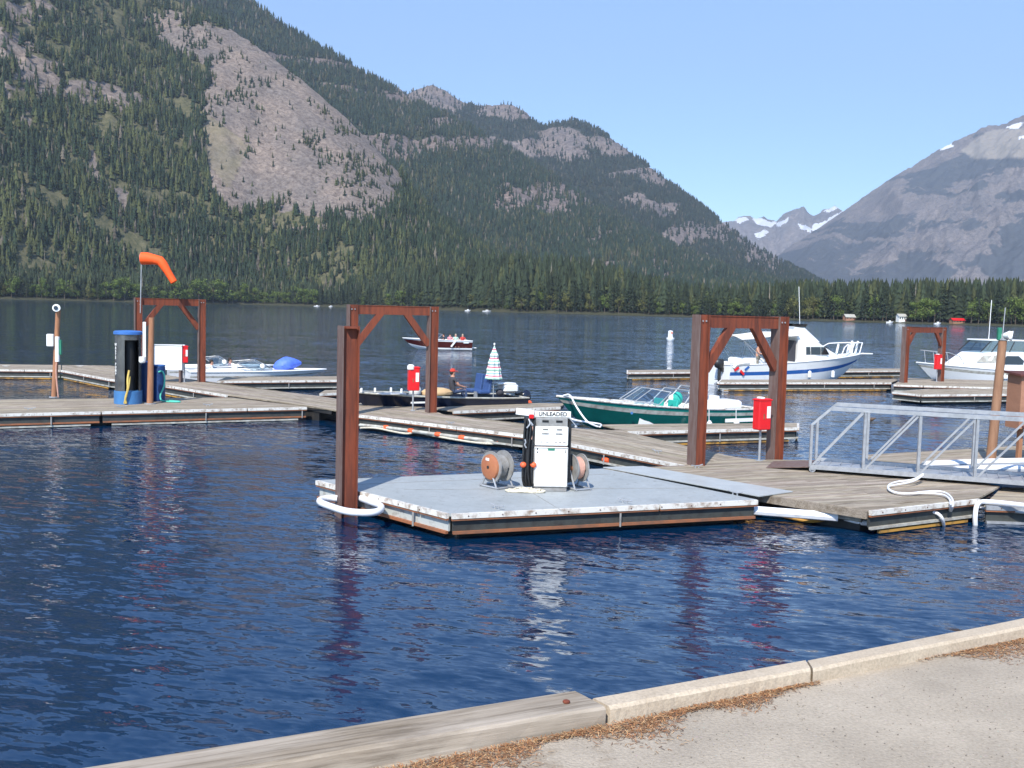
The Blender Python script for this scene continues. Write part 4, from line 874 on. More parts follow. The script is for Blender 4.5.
# hose reels
def reel(label, px, py, az_, cover, hosem, ro=.30, width=.30, ppy=487):
    B0 = G(px, ppy, ZD); t = thing('hose_reel', label, 'hose reel', B0, 0, 'hose reels beside the dispenser')
    ax = Vector((math.cos(az_), math.sin(az_), 0)); c = Vector((0, 0, .40)); sd_ = Vector((-ax.y, ax.x, 0)); rr = ro
    def ring(z0, r0, r1, th=.02, dish=.02):
        m_ = MB(); m_.lathe([(r0, z0), (r1*.8, z0+dish), (r1-.01, z0+dish*.4), (r1, z0+.012), (r1, z0-.012), (r1*.7, z0-th*.3), (r0, z0-th)], 28, c, axis=ax); return m_
    ring(width/2, .02, rr).build('flange', M['reel_g'], t, smooth=True); ring(-width/2, .02, rr).build('flange', M['reel_g'], t, smooth=True)
    m_ = MB(); m_.lathe([(.08, -width/2+.02), (.08, width/2-.02)], 16, c, axis=ax); m_.build('drum', M['reel_g'], t, smooth=True)
    m_ = MB(); pts = []
    for lay in range(2):
        for i in range(16*7): a_ = i/16*2*math.pi; r = .15+.045*lay; x_ = (-width/2+.05)+(width-.10)*i/(16*7)*(1 if lay == 0 else 1); pts.append(c+ax*x_+(sd_*math.cos(a_)+Vector((0, 0, 1))*math.sin(a_))*r)
    m_.tube(pts, .021, 6); m_.build('hose', M[hosem], t, smooth=True)
    if cover:
        m_ = MB(); m_.lathe([(.03, width/2+.085), (.19, width/2+.085), (.235, width/2+.06), (.245, width/2+.02), (.02, width/2+.02)], 28, c, axis=ax); m_.build('orange_cover', M['reel_o'], t, smooth=True)
        m_ = MB(); m_.lathe([(.030, width/2+.08), (.030, width/2+.095)], 12, c, axis=ax); m_.build('hub', M['black'], t)
        m_ = MB(); m_.box(c+ax*(width/2+.088)+Vector((0, 0, .15))+sd_*-.02, (.005, .10, .05), rz=az_, bev=.002); m_.build('sticker', M['enamel'], t)
    else:
        m_ = MB(); m_.lathe([(.05, width/2), (.05, width/2+.05), (.02, width/2+.08)], 12, c, axis=ax); m_.build('hub', M['rustrail'], t)
    m_ = MB()
    for s_ in (-1, 1):
        o_ = ax*s_*(width/2+.05); m_.tube([c+o_, sd_*.22+o_+Vector((0, 0, .03))], .018, 6); m_.tube([c+o_, -sd_*.22+o_+Vector((0, 0, .03))], .018, 6); m_.tube([sd_*.28+o_+Vector((0, 0, .025)), -sd_*.28+o_+Vector((0, 0, .025))], .02, 6)
    for s_ in (-1, 1): m_.tube([sd_*s_*.25+ax*(width/2+.08)+Vector((0, 0, .025)), sd_*s_*.25-ax*(width/2+.08)+Vector((0, 0, .025))], .02, 6)
    m_.build('stand', M['galv'], t)
    return t
reel('hose reel with an orange disc cover, left of the dispenser', 497, 487, R_(-139), True, 'reel_g', .30, .30)
reel('grey hose reel wound with pinkish hose, right of the dispenser', 576, 488, R_(-152), False, 'hose_p', .27, .22, ppy=488.5)
m_ = MB(); p0 = G(500, 487, ZD)
# ------------------------------------------------------------------ red extinguisher boxes
def redbox(label, px, pybase, zt, zb, wd=.36, dp=.22, yaw=WEB, post=True, d=None, cap=False):
    B0 = G(px, pybase, ZD) if d is None else at(px, d)+Vector((0, 0, ZD)); t = thing('extinguisher_box', label, 'extinguisher box', B0, yaw, 'red extinguisher boxes on the docks')
    z0, z1 = zb-ZD, zt-ZD
    m_ = MB(); m_.box((0, 0, (z0+z1)/2), (wd, dp, z1-z0), bev=.02); bx = m_.build('box', M['red'], t)
    m_ = MB(); m_.box((0, 0, z1-.03), (wd+.03, dp+.03, .03), bev=.008); m_.build('lid_rim', M['red'], t)
    m_ = MB(); m_.box((wd*.27, -dp/2-.003, (z0+z1)/2+.05), (wd*.30, .005, (z1-z0)*.38), bev=.001); m_.build('notice', M['enamel'], t)
    m_ = MB(); m_.box((-wd*.1, -dp/2-.004, (z0+z1)/2-.05), (.03, .01, .12)); m_.build('latch', M['rustrail'], t)
    if cap: m_ = MB(); m_.lathe([(.10, 0), (.12, .02), (.12, .12), (.07, .17)], 14, (-wd*.30, -dp*.2, z1-.10)); m_.build('white_cap', M['enamel'], t, smooth=True)
    else: m_ = MB(); m_.box((-wd*.15, 0, z1+.012), (wd*.3, dp*.7, .05), bev=.01); m_.build('white_cap', M['enamel'], t)
    if post: m_ = MB(); m_.tube([(0, .03, 0), (0, .03, z0+.02)], .028, 8); m_.box((0, .03, .008), (.14, .14, .016)); m_.build('post', M['galv'], t)
    return t
redbox('red extinguisher box on a post beside the frame behind the front pile', 413, 411, 1.90, 1.12, .36, .24, cap=True, yaw=R_(18))
redbox('red extinguisher box on a post between the legs of the tall frame by the gangway', 760, 461, 1.92, 1.19, .36, .24)
redbox('red extinguisher box beside the white cabinet under the leftmost frame', 183.5, 379, 1.98, 1.27, .26, .2, d=43.2)
redbox('red extinguisher box at the smallest distant rusty frame', 937.5, 381, 1.95, 1.13, .36, .25, d=57.1)
# ------------------------------------------------------------------ posts
def lamp_post(label, base, top, r, mat, parts):
    t = thing('lamp_post', label, 'post', base); m_ = MB(); v = Vector(top)-Vector(base); m_.tube([(0, 0, 0), v*.5, v], [r*1.1, r, r*.92], 12); m_.build('post', M[mat], t, smooth=True)
    m_ = MB(); m_.lathe([(r*1.9, 0), (r*1.9, .03), (r*1.2, .035)], 12); m_.build('foot_plate', M['galv'], t)
    return t, v
b0 = G(54, 397.5); t, v = lamp_post('brown lamp post with white meter boxes, at the far left dock', b0, (b0.x+.16, b0.y, 3.42), .085, 'polewood', None)
m_ = MB(); m_.ell((v.x, -.10, v.z+.06), (.12, .12, .11)); m_.lathe([(.10, 0), (.13, .12), (.12, .13)], 14, (v.x+.02, -.15, v.z+.06), axis=(.3, -1, .1)); m_.build('floodlight', M['enamel'], t, smooth=True)
m_ = MB(); m_.lathe([(.07, 0), (.07, .01)], 14, (v.x+.05, -.30, v.z+.075), axis=(.3, -1, .1)); m_.build('lamp_glass', M['dglass'], t)
m_ = MB(); m_.box((-.06, -.12, 1.95), (.22, .14, .42), bev=.02); m_.build('meter_box', M['enamel'], t)
m_ = MB(); m_.box((.17, -.10, 1.65), (.12, .12, .85), bev=.01); m_.build('conduit_box', M['enamel'], t)
m_ = MB(); m_.box((.27, -.08, 1.72), (.07, .1, .5), bev=.01); m_.build('green_panel', M['green'], t)
m_ = MB(); m_.tube(smooth([(.15, -.12, 1.25), (.12, -.12, .9), (.16, -.12, .4), (.2, -.12, .02)]), .025, 6); m_.build('cable', M['hose_p'], t, smooth=True)
b0 = G(150, 404); t, v = lamp_post('plain brown wooden post with a white strip sign beside the blue barrels', b0, (b0.x+.05, b0.y, 3.27), .095, 'polewood', None)
m_ = MB(); m_.box((-.14, -.12, 2.05), (.10, .05, 1.25), bev=.01); m_.build('strip_sign', M['enamel'], t)
m_ = MB(); m_.lathe([(.08, 0), (.11, .05), (.10, .20)], 12, (-.2, -.15, 1.35)); m_.build('outlet', M['enamel'], t)
b0 = G(990.5, 462.5); t, v = lamp_post('tan wooden lamp post with white floodlight and whip antenna behind the gangway', b0, (b0.x+.12, b0.y, 3.40), .105, 'polewood2', None)
m_ = MB(); m_.lathe([(.05, 0), (.13, .16), (.12, .17)], 14, (v.x+.02, -.05, v.z+.12), axis=(1, -.5, -.1)); m_.lathe([(.05, 0), (.10, .14)], 14, (v.x+.0, -.05, v.z+.12), axis=(.7, -.8, .1)); m_.build('floodlight', M['enamel'], t, smooth=True)
m_ = MB(); m_.box((v.x-.10, -.02, v.z+.15), (.09, .09, .30), bev=.01); m_.build('green_lamp', M['green'], t)
m_ = MB(); m_.lathe([(.115, 0), (.12, .04)], 12, (v.x, 0, v.z)); m_.build('cap', M['galv'], t)
m_ = MB(); m_.tube([(v.x, .03, v.z), (v.x+.03, .03, v.z+.78)], .012, 5); m_.build('antenna', M['galv'], t)
# brown cabinet
b0 = G(1026, 462.5); t = thing('notice_cabinet', 'brown wooden cabinet with a dark roof on posts at the right edge', 'cabinet', (b0.x+.18, b0.y, ZD), R_(8))
m_ = MB(); m_.box((0, 0, 1.49), (1.25, .55, 1.28)); m_.build('cabinet_body', M['brownbox'], t)
m_ = MB(); m_.box((0, 0, 2.16), (1.42, .75, .05), rx=R_(4)); m_.build('roof', M['roofbrown'], t)
for s_ in (-1, 1): m_ = MB(); m_.box((s_*.40, 0, .43), (.10, .10, .86)); m_.build('leg', M['polewood'], t)
m_ = MB(); m_.box((0, -.285, .90), (1.1, .03, .05)); m_.build('bottom_trim', M['roofbrown'], t)
# ------------------------------------------------------------------ windsock
b0 = at(141.5, 42.4); t = thing('windsock', 'orange windsock bent over on a thin pole above the leftmost frame', 'windsock', (b0.x, b0.y-.25, 3.3))
m_ = MB(); m_.tube([(0, 0, 0), (.05, 0, 2.45)], .022, 6); m_.box((0, .1, .35), (.05, .22, .04)); m_.build('pole', M['galv'], t)
m_ = MB(); w3 = [(.05, 0, 2.20), (.3, 0, 2.20), (.55, 0, 2.17), (.80, 0, 2.12), (.92, 0, 1.98), (1.10, 0, 1.70), (1.36, 0, 1.28)]; rs = [.235, .22, .205, .19, .165, .14, .115]
pts = [Vector(q_) for q_ in w3]
rr_ = [.25-.11*(i/(len(pts)-1)) for i in range(len(pts))]; rr_ = [r*(1+.06*math.sin(i*2.1)) for i, r in enumerate(rr_)]
m_.tube(pts, rr_, 16, cap=False); m_.tube([p*1.0 for p in pts], [r*.97 for r in rr_], 16, cap=False); m_.build('sock', M['orange'], t, smooth=True)
m_ = MB(); m_.lathe([(.235, -.012), (.245, 0), (.235, .012)], 18, (.05, 0, 2.20), axis=(1, 0, 0), cap=False); m_.build('hoop', M['galv'], t)
# ------------------------------------------------------------------ blue capped cylinder, barrels, white cabinet
b0 = G(123.4, 404.5); b0.y += .42; t = thing('pump_cylinder', 'tall dark metal cylinder with blue cap and base, a yellow hose inside its opening', 'pump-out station', b0, 0)
CRd = .41
m_ = MB(); m_.lathe([(CRd+.03, 0), (CRd+.03, .42), (CRd-.02, .43)], 32, cap=True); m_.build('base', M['bluepale'], t, smooth=True)
m_ = MB(); n_ = 32; ring = []
def arc(r, a0, a1, z0, z1, n_=24):
    vs = []; fs = []
    for i in range(n_+1): a_ = a0+(a1-a0)*i/n_; vs += [(r*math.cos(a_), r*math.sin(a_), z0), (r*math.cos(a_), r*math.sin(a_), z1)]
    for i in range(n_): fs.append((2*i, 2*i+2, 2*i+3, 2*i+1))
    return vs, fs
op0, op1 = R_(-90+5), R_(-90+72)
m_.add(*arc(CRd, op1, op0+2*math.pi, .42, 2.25)); m_.add(*arc(CRd-.02, op1, op0+2*math.pi, .42, 2.25)); m_.add(*arc(CRd, op0, op1, 2.08, 2.25, 8)); m_.build('casing', M['steel'], t, smooth=True)
m_ = MB(); m_.lathe([(.24, .43), (.24, 2.2)], 20, (0, .05, 0)); m_.build('inner_column', M['gap'], t, smooth=True)
m_ = MB(); m_.lathe([(CRd+.02, 2.25), (CRd+.045, 2.26), (CRd+.045, 2.34), (CRd, 2.37), (.1, 2.39)], 32); m_.build('cap', M['blue'], t, smooth=True)
m_ = MB(); m_.tube(smooth([(.14, -.30, 1.1), (.13, -.42, .8), (.18, -.50, .5), (.08, -.50, .2), (.12, -.50, .04)]), .035, 8); m_.tube(smooth([(.16, -.30, .9), (.2, -.48, .6), (.13, -.52, .3), (.06, -.5, .04)]), .03, 8); m_.build('hose', M['yhose'], t, smooth=True)
for k, ch in enumerate('WASTE PUMP'):
    if ch != ' ': text_on(ch, .12, M['enamel'], t, (-.292, -.30, 1.92-k*.105), (R_(90), R_(0), R_(-44)), .003, bold=.003)
def barrel(label, px, py, h, r, dy=0):
    b_ = G(px, py); t = thing('blue_barrel', label, 'barrel', (b_.x, b_.y+r+dy, ZD), 0, 'blue barrels on the left dock')
    m_ = MB(); pr = [(r*.94, 0), (r, .03)]+[(r*(1+(.03 if k % 2 else 0)), h*(.06+k*.88/8)) for k in range(9)]+[(r, h-.03), (r*.93, h)]; m_.lathe(pr, 22); m_.build('drum', M['navy'], t, smooth=True)
    m_ = MB(); m_.lathe([(r*.9, h), (r*1.01, h+.005), (r*1.01, h+.04), (r*.9, h+.05)], 22); m_.build('lid', M['blue'], t, smooth=True); return t
barrel('dark blue barrel between the tall cylinder and the brown post', 143.5, 402, 1.30, .22)
t = barrel('dark blue barrel right of the brown post, aqua hose hanging over it', 156, 402, 1.18, .20, .1)
b1 = Vector(t.location); t2 = thing('garden_hose', 'aqua green hose hanging from the right barrel onto the dock', 'hose', b1)
m_ = MB(); m_.tube(smooth([(.05, -.2, 1.0), (.2, -.22, 1.05), (.27, -.22, .8), (.24, -.22, .5), (.12, -.25, .25), (.15, -.3, .06), (.35, -.35, .03), (.7, -.4, .03), (.85, -.3, .03), (.6, -.25, .04), (.35, -.2, .05)]), .028, 7); m_.build('hose', M['aqua'], t2, smooth=True)
b0 = at(165.5, 43.0); t = thing('white_cabinet', 'plain white storage cabinet between the brown post and the red box', 'cabinet', (b0.x, b0.y+.2, ZD), R_(4))
m_ = MB(); m_.box((0, 0, 1.02), (1.24, .5, 1.02), bev=.015); m_.build('cabinet_body', M['enamel'], t)
m_ = MB(); m_.box((0, -.01, 1.545), (1.28, .55, .03), bev=.008); m_.build('lid', M['enamel'], t)
for s_ in (-1, 1): m_ = MB(); m_.box((s_*.52, 0, .26), (.07, .4, .52)); m_.build('leg', M['rustd'], t)
# ------------------------------------------------------------------ gangway
P0 = G(810, 466.5, ZD+.12); dg_ = Vector((1, -.40, 0)).normalized(); LG = 14.; wg = Vector((-dg_.y, dg_.x, 0))*1.25
t = thing('gangway', 'galvanized truss gangway with handrails leading from the wooden platform to the right', 'gangway', (P0.x, P0.y, ZD))
SP = 1.10; HG = 1.30; Z3 = Vector((0, 0, 1))
def gp_(k, side, z): return P0+dg_*(k*SP)+wg*side+Z3*z
for s_ in (0, 1):
    m_ = MB(); m_.bar(gp_(0, s_, 0), gp_(12.6, s_, 0), .07, .10); m_.build('bottom_chord', M['galv'], t, world=True)
    m_ = MB(); m_.bar(gp_(.36, s_, HG), gp_(12.6, s_, HG), .08, .085); m_.bar(gp_(0, s_, .92), gp_(.36, s_, HG), .05, .05); m_.build('top_rail', M['galv'], t, world=True)
    for k in range(0, 13):
        m_ = MB(); m_.bar(gp_(k, s_, 0), gp_(k, s_, .92 if k == 0 else HG-.04), .055, .055); m_.build('rail_post', M['galv'], t, world=True)
        if k < 12: m_ = MB(); m_.bar(gp_(k+.05, s_, .05), gp_(k+1-.04, s_, HG-.06), .04, .04); m_.build('diagonal', M['alu'], t, world=True)
m_ = MB(); m_.add([tuple(gp_(0, .03, -.02)), tuple(gp_(12.6, .03, -.02)), tuple(gp_(12.6, .97, -.02)), tuple(gp_(0, .97, -.02)), tuple(gp_(0, .03, -.05)), tuple(gp_(12.6, .03, -.05)), tuple(gp_(12.6, .97, -.05)), tuple(gp_(0, .97, -.05))], [(0, 1, 2, 3), (7, 6, 5, 4), (0, 4, 5, 1), (1, 5, 6, 2), (2, 6, 7, 3), (3, 7, 4, 0)])
m_.build('walking_deck', M['alu'], t, world=True)
m_ = MB()
for k in range(60): m_.bar(gp_(k*.21+.1, .05, -.01), gp_(k*.21+.1, .95, -.01), .02, .02)
m_.build('deck_ribs', M['alu'], t, world=True)
m_ = MB(); q0 = P0-dg_*.95; m_.add([tuple(q0+wg*.05-Z3*.105), tuple(P0+wg*.05-Z3*.01), tuple(P0+wg*.95-Z3*.01), tuple(q0+wg*.95-Z3*.105), tuple(q0+wg*.05-Z3*.118), tuple(P0+wg*.05-Z3*.03), tuple(P0+wg*.95-Z3*.03), tuple(q0+wg*.95-Z3*.118)], [(0, 1, 2, 3), (7, 6, 5, 4), (0, 4, 5, 1), (1, 5, 6, 2), (2, 6, 7, 3), (3, 7, 4, 0)]); m_.build('toe_plate', M['rustd'], t, world=True)
for s_ in (0, 1): m_ = MB(); m_.lathe([(.07, -.03), (.07, .03)], 14, gp_(.05, s_, -.05), axis=wg); m_.box(gp_(.05, s_, -.01), (.1, .1, .12)); m_.build('roller', M['galv'], t, world=True)
e_ = gp_(12.9, .5, 0); t = thing('concrete_landing', 'concrete landing block at the shore end of the gangway', 'landing', (e_.x, e_.y, -1.5), math.atan2(dg_.y, dg_.x)); m_ = MB(); m_.box((.6, 0, 1.0), (2.0, 2.2, 2.0), bev=.03); m_.box((.6, 0, .1), (2.6, 2.8, .5), bev=.03); m_.build('landing_block', cm, t)
# ------------------------------------------------------------------ people
def person_mesh(name, pose, shirtm, legm):
    J = dict(pel=(0, 0, .10), sp=(-.02, 0, .28), ch=(-.01, 0, .46), nk=(0, 0, .60), hd=(.02, 0, .70), tp=(.015, 0, .80))
    ed = [('pel', 'sp'), ('sp', 'ch'), ('ch', 'nk'), ('nk', 'hd'), ('hd', 'tp')]
    rad = dict(pel=(.15, .12), sp=(.14, .10), ch=(.155, .105), nk=(.055, .055), hd=(.085, .078), tp=(.075, .07))
    for s_, n_ in ((1, 'l'), (-1, 'r')):
        fw = pose.get('reach', .30) if s_ == 1 else pose.get('reach2', .22)
        J.update({n_+'sh': (0, s_*.19, .53), n_+'el': (.08+fw*.2, s_*.25, .30), n_+'wr': (.10+fw, s_*.19, pose.get('hz', .24)), n_+'pa': (.17+fw, s_*.175, pose.get('hz', .24))})
        if pose.get('stand'): J.update({n_+'hp': (0, s_*.09, .0), n_+'kn': (.03, s_*.11, -.42), n_+'an': (0, s_*.12, -.82), n_+'to': (.17, s_*.14, -.86)})
        else: J.update({n_+'hp': (.06, s_*.09, .07), n_+'kn': (.46, s_*.13, .12), n_+'an': (.50, s_*.14, -.30), n_+'to': (.66, s_*.16, -.34)})
        ed += [('ch', n_+'sh'), (n_+'sh', n_+'el'), (n_+'el', n_+'wr'), (n_+'wr', n_+'pa'), ('pel', n_+'hp'), (n_+'hp', n_+'kn'), (n_+'kn', n_+'an'), (n_+'an', n_+'to')]
        rad.update({n_+'sh': (.062, .062), n_+'el': (.046, .046), n_+'wr': (.030, .030), n_+'pa': (.038, .026), n_+'hp': (.095, .095), n_+'kn': (.066, .066), n_+'an': (.045, .045), n_+'to': (.035, .035)})
        p = Vector(J[n_+'pa'])
        for k in range(4):
            a = n_+'f%d' % k; J[a] = tuple(p+Vector((.055, (k-1.5)*.020, -.004))); J[a+'t'] = tuple(p+Vector((.085-.006*abs(k-1), (k-1.5)*.021, -.028))); ed += [(n_+'pa', a), (a, a+'t')]; rad[a] = (.010, .010); rad[a+'t'] = (.008, .008)
        a = n_+'th'; J[a] = tuple(p+Vector((.015, -s_*.045, .0))); J[a+'t'] = tuple(p+Vector((.045, -s_*.055, -.01))); ed += [(n_+'wr', a), (a, a+'t')]; rad[a] = (.012, .012); rad[a+'t'] = (.009, .009)
    keys = list(J); me = bpy.data.meshes.new(name); me.from_pydata([J[k] for k in keys], [(keys.index(a), keys.index(b)) for a, b in ed], [])
    o = bpy.data.objects.new(name, me); COL.objects.link(o); md = o.modifiers.new('s', 'SKIN'); sv = me.skin_vertices[0].data
    for i, k in enumerate(keys): sv[i].radius = rad[k]; sv[i].use_root = (k == 'pel')
    o.modifiers.new('d', 'SUBSURF').levels = 1
    dg = bpy.context.evaluated_depsgraph_get(); m2 = bpy.data.meshes.new_from_object(o.evaluated_get(dg)); bpy.data.objects.remove(o)
    # face features joined on the head
    import bmesh
    bm = bmesh.new(); bm.from_mesh(m2)
    for v in bm.verts:
        x, y, z = v.co
        if z > .6 and x > .06 and abs(y) < .02 and .68 < z < .74: v.co.x += .018
    bm.to_mesh(m2); bm.free(); m2.materials.clear()
    for m_ in (M['skin'], shirtm, legm): m2.materials.append(m_)
    for f in m2.polygons:
        c = f.center; f.use_smooth = True
        if c.z > .585: f.material_index = 0
        elif c.z > .13 and (abs(c.y) > .20 and c.z < .42 or c.x > .16) : f.material_index = 0
        elif c.z > .13: f.material_index = 1
        else: f.material_index = 2 if (c.z > -.2 or pose.get('stand') and c.z > -.4) else 0
    return m2
def person(label, loc, rz, shirtk, legk, hair='hairdark', hat=None, pose={}, group=None):
    t = thing('person', label, 'person', loc, rz, group)
    me = person_mesh('body', pose, M[shirtk], M[legk]); o = bpy.data.objects.new('body', me); COL.objects.link(o); o.parent = t
    m_ = MB(); m_.ell((-.008, 0, .785), (.096, .086, .082), 12); m_.ell((-.045, 0, .73), (.065, .08, .075), 10); m_.build('hair', M[hair], t, smooth=True)
    f_ = MB()
    for s_ in (-1, 1): f_.ell((.098, s_*.032, .735), (.008, .011, .008), 6); 
    f_.build('eyes', M['gap'], t); f_ = MB(); f_.box((.098, 0, .672), (.008, .045, .008)); f_.build('mouth', M['shirt_red'], t)
    for s_ in (-1, 1): e_ = MB(); e_.ell((.01, s_*.088, .72), (.022, .012, .032), 8); e_.build('ear', M['skin'], t, smooth=True)
    if hat: m_ = MB(); m_.lathe([(.104, .78), (.10, .82), (.06, .875), (.01, .885)], 14, (0, 0, 0)); m_.box((.12, 0, .79), (.12, .14, .012)); m_.build('cap', M[hat], t, smooth=True)
    return t
# ------------------------------------------------------------------ boats
def hull_rings(L, B, hs, hb, keel=-.25, chz=.0, rake=.7, flare=.85, rows=6, n=22, sb=.92, bowp=3.0, dip=0):
    rings = []
    for i in range(n+1):
        t = i/n; f = max(0, (t-.4)/.6); b = B/2*(sb+(1-sb)*min(1, t/.4))*(1-f**bowp) + .015
        sh = hs+(hb-hs)*t**1.8-dip*math.sin(math.pi*t); kz = keel+(sh*.28-keel)*f**4; cz = chz+(sh*.46-chz)*f**3; cb = b*(flare*(1-.55*f**2))
        xw = -L/2+(L-rake)*t
        pts = []
        for r in range(rows+1):
            g_ = r/rows
            y = cb+(b-cb)*g_; z = cz+(sh-cz)*g_; x = xw+rake*(t**2)*(.35+.65*g_)
            pts.append((x, y, z))
        full = [(x, -y, z) for x, y, z in pts[::-1]]+[(xw+rake*t**3*.1, 0, kz)]+pts
        rings.append(full)
    return rings
def sheer(rings, side): return [Vector(r[0 if side < 0 else -1]) for r in rings]
def deck_between(m_, rings, i0, i1, dz=-.01, crown=.05, mi=0):
    R2 = []
    for i in range(i0, i1+1):
        a, b = Vector(rings[i][0]), Vector(rings[i][-1]); R2.append([tuple(a.lerp(b, k/6)+Vector((0, 0, dz+crown*math.sin(math.pi*k/6)))) for k in range(7)])
    m_.loft(R2, closed=False, cap=False, mi=mi)
def boat(name, label, loc, rz, L, B, hs, hb, mats, rowm, cat='boat', group=None, keel=-.25, floor=.12, foredeck=.62, rake=.7, gun='white', deckm='gel', sb=.92, bowp=3.0, dip=0, n=22, flare=.85, floorm='gel'):
    t = thing(name, label, cat, loc, rz, group); rg_ = hull_rings(L, B, hs, hb, keel=keel, rake=rake, sb=sb, bowp=bowp, dip=dip, n=n, flare=flare)
    m_ = MB(); rows = 6; rm = [rowm[rows-1-k] for k in range(rows)]+[rowm[0], rowm[0]]+[rowm[k] for k in range(rows)]
    m_.loft(rg_, closed=False, cap=False, rowmi=rm); m_.f.append(tuple(range(len(rg_[0])-1, -1, -1))); m_.m.append(rowm[-2]); m_.build('hull', [M[x] for x in mats], t, smooth=True)
    m_ = MB()
    for s_ in (-1, 1): m_.tube([p+Vector((0, 0, .01)) for p in sheer(rg_, s_)], .035, 6)
    m_.tube([rg_[0][0], rg_[0][-1]], .035, 6); m_.build('gunwale', M[gun], t, smooth=True)
    i0 = int(foredeck*n); m_ = MB(); deck_between(m_, rg_, i0, n); 
    m_.build('foredeck', M[deckm], t, smooth=True)
    m_ = MB(); R3 = []
    for i in range(0, i0+1):
        r = rg_[i]; a, b = Vector(r[0]), Vector(r[-1]); ins = .12; ca = a.lerp(b, ins/(b-a).length); cb = b.lerp(a, ins/(b-a).length); R3.append([tuple(a), tuple(ca), (ca.x, ca.y*.92, floor), (cb.x, cb.y*.92, floor), tuple(cb), tuple(b)])
    m_.loft(R3, closed=False, cap=False); last = R3[-1]; m_.add([last[1], last[2], last[3], last[4]], [(0, 1, 2, 3)]); m_.build('cockpit', M[floorm], t)
    return t, rg_
def seat(t, x, y, z, m, w_=.5, back=.45, rz=0, yback=-1, name='seat'):
    m_ = MB(); m_.box((x, y, z), (.45, w_, .12), bev=.04); m_.box((x-.22, y, z+back/2), (.10, w_, back), ry=R_(-8), bev=.04); return m_.build(name, M[m], t)
def outboard(t, x, z, h=.55, m='gel', leg='black', y=0, tilt=0, s_=1.0):
    m_ = MB(); c, s = math.cos(tilt), math.sin(tilt)
    rr = []
    for (zz, a, b, dx) in ((0, .14, .13, 0), (.06, .21, .16, -.02), (.22, .25, .18, -.04), (.36, .23, .16, -.03), (.43, .14, .10, -.01)):
        rr.append([((dx+a*math.cos(k*math.pi/6)*1.1)*s_, b*math.sin(k*math.pi/6)*s_, zz*s_) for k in range(12)])
    T_ = Matrix.Translation((x-.22, y, z)) @ Matrix.Rotation(tilt, 4, 'Y'); m_.T = T_; m_.loft(rr); cw = m_.build('outboard_cowl', M[m], t, smooth=True)
    m_ = MB(); m_.T = T_; m_.box((0, 0, -.32), (.18, .11, .66), bev=.03); m_.box((-.06, 0, -.62), (.34, .20, .02)); m_.box((0, 0, -.78), (.12, .05, .3)); m_.lathe([(.02, -.16), (.055, -.06), (.055, .14), (.02, .18)], 10, (0, 0, -.86), axis=(-1, 0, 0)); m_.box((.14, 0, -.08), (.16, .22, .22)); m_.build('outboard_leg', M[leg], t)
    m_ = MB(); m_.T = T_
    for k in range(3): m_.box((-.20, .08*math.cos(k*2.094), -.86+.08*math.sin(k*2.094)), (.02, .10, .10), rx=k*2.094+.6)
    m_.build('propeller', M['galv'], t)
def windshield(t, pts_base, pts_top, fr='galv', gl='clear'):
    m_ = MB(); n = len(pts_base)
    for i in range(n-1): m_.add([pts_base[i], pts_base[i+1], pts_top[i+1], pts_top[i]], [(0, 1, 2, 3)])
    w_ = m_.build('windshield', M[gl], t); m_ = MB(); m_.tube(pts_top, .018, 6); m_.tube(pts_base, .018, 6)
    for i in range(n): m_.tube([pts_base[i], pts_top[i]], .016, 6)
    m_.build('frame', M[fr], w_)
def rail(t, pts, posts, r=.016, name='bow_rail', m='galv'):
    m_ = MB(); m_.tube(smooth(pts, 1), r, 6)
    for a, b in posts: m_.tube([a, b], r, 6)
    return m_.build(name, M[m], t)
def yawed(ax, ay, bx, by): return math.atan2(by-ay, bx-ax)
# green boat (bow to the left)
bow = at(557.5, 32.9); stern = at(746, 36.6); cxy = (bow+stern)/2; L = (bow-stern).length
t, rg_ = boat('motorboat', 'green and white open motorboat with teal hull moored at the finger dock', (cxy.x, cxy.y, 0), math.atan2(bow.y-stern.y, bow.x-stern.x), L, 2.1, .62, 1.12, ['teal', 'teal2', 'trim'], [0, 0, 0, 0, 2, 1], rake=.9, foredeck=.70, dip=.02)
h = L/2
windshield(t, [(h*.12, -.80, .85), (h*.30, -.45, .95), (h*.34, 0, .98), (h*.30, .45, .95), (h*.12, .80, .85)], [(h*-.02, -.72, 1.24), (h*.12, -.40, 1.34), (h*.15, 0, 1.36), (h*.12, .40, 1.34), (h*-.02, .72, 1.24)])
for x, hh in ((-.10, .55), (-.28, .62)):
    m_ = MB(); pts = [(h*x, -.92, .72), (h*(x-.14), -.78, .72+hh), (h*(x-.14), .78, .72+hh), (h*x, .92, .72)]; m_.tube(pts, .024, 6); m_.build('canopy_bow', M['galv'], t)
seat(t, -h*.05, -.4, .5, 'tealcloth'); seat(t, -h*.05, .4, .5, 'tealcloth'); seat(t, -h*.55, 0, .42, 'canvas', w_=1.5)
m_ = MB(); m_.ell((-h*.30, -.35, .92), (.20, .18, .24), 12); m_.build('cloth_heap', M['tealcloth'], t, smooth=True)
m_ = MB(); m_.ell((-h*.25, -.42, .92), (.12, .10, .14), 10); m_.build('white_bundle', M['canvas'], t, smooth=True)
m_ = MB(); m_.tube([(h*.02, -.35, .9), (h*.08, -.35, 1.02)], .02, 6); m_.lathe([(.14, -.012), (.16, 0), (.14, .012)], 16, (h*.0, -.35, 1.02), axis=(-.6, 0, .6)); m_.build('steering_wheel', M['black'], t)
m_ = MB(); m_.box((-h*.80, -.05, .72), (.7, .9, .32), bev=.08); m_.build('engine_cover', M['gel'], t)
m_ = MB(); m_.box((-h*.62, .1, .80), (.10, .5, .5), bev=.04); m_.build('white_seat', M['gel'], t)
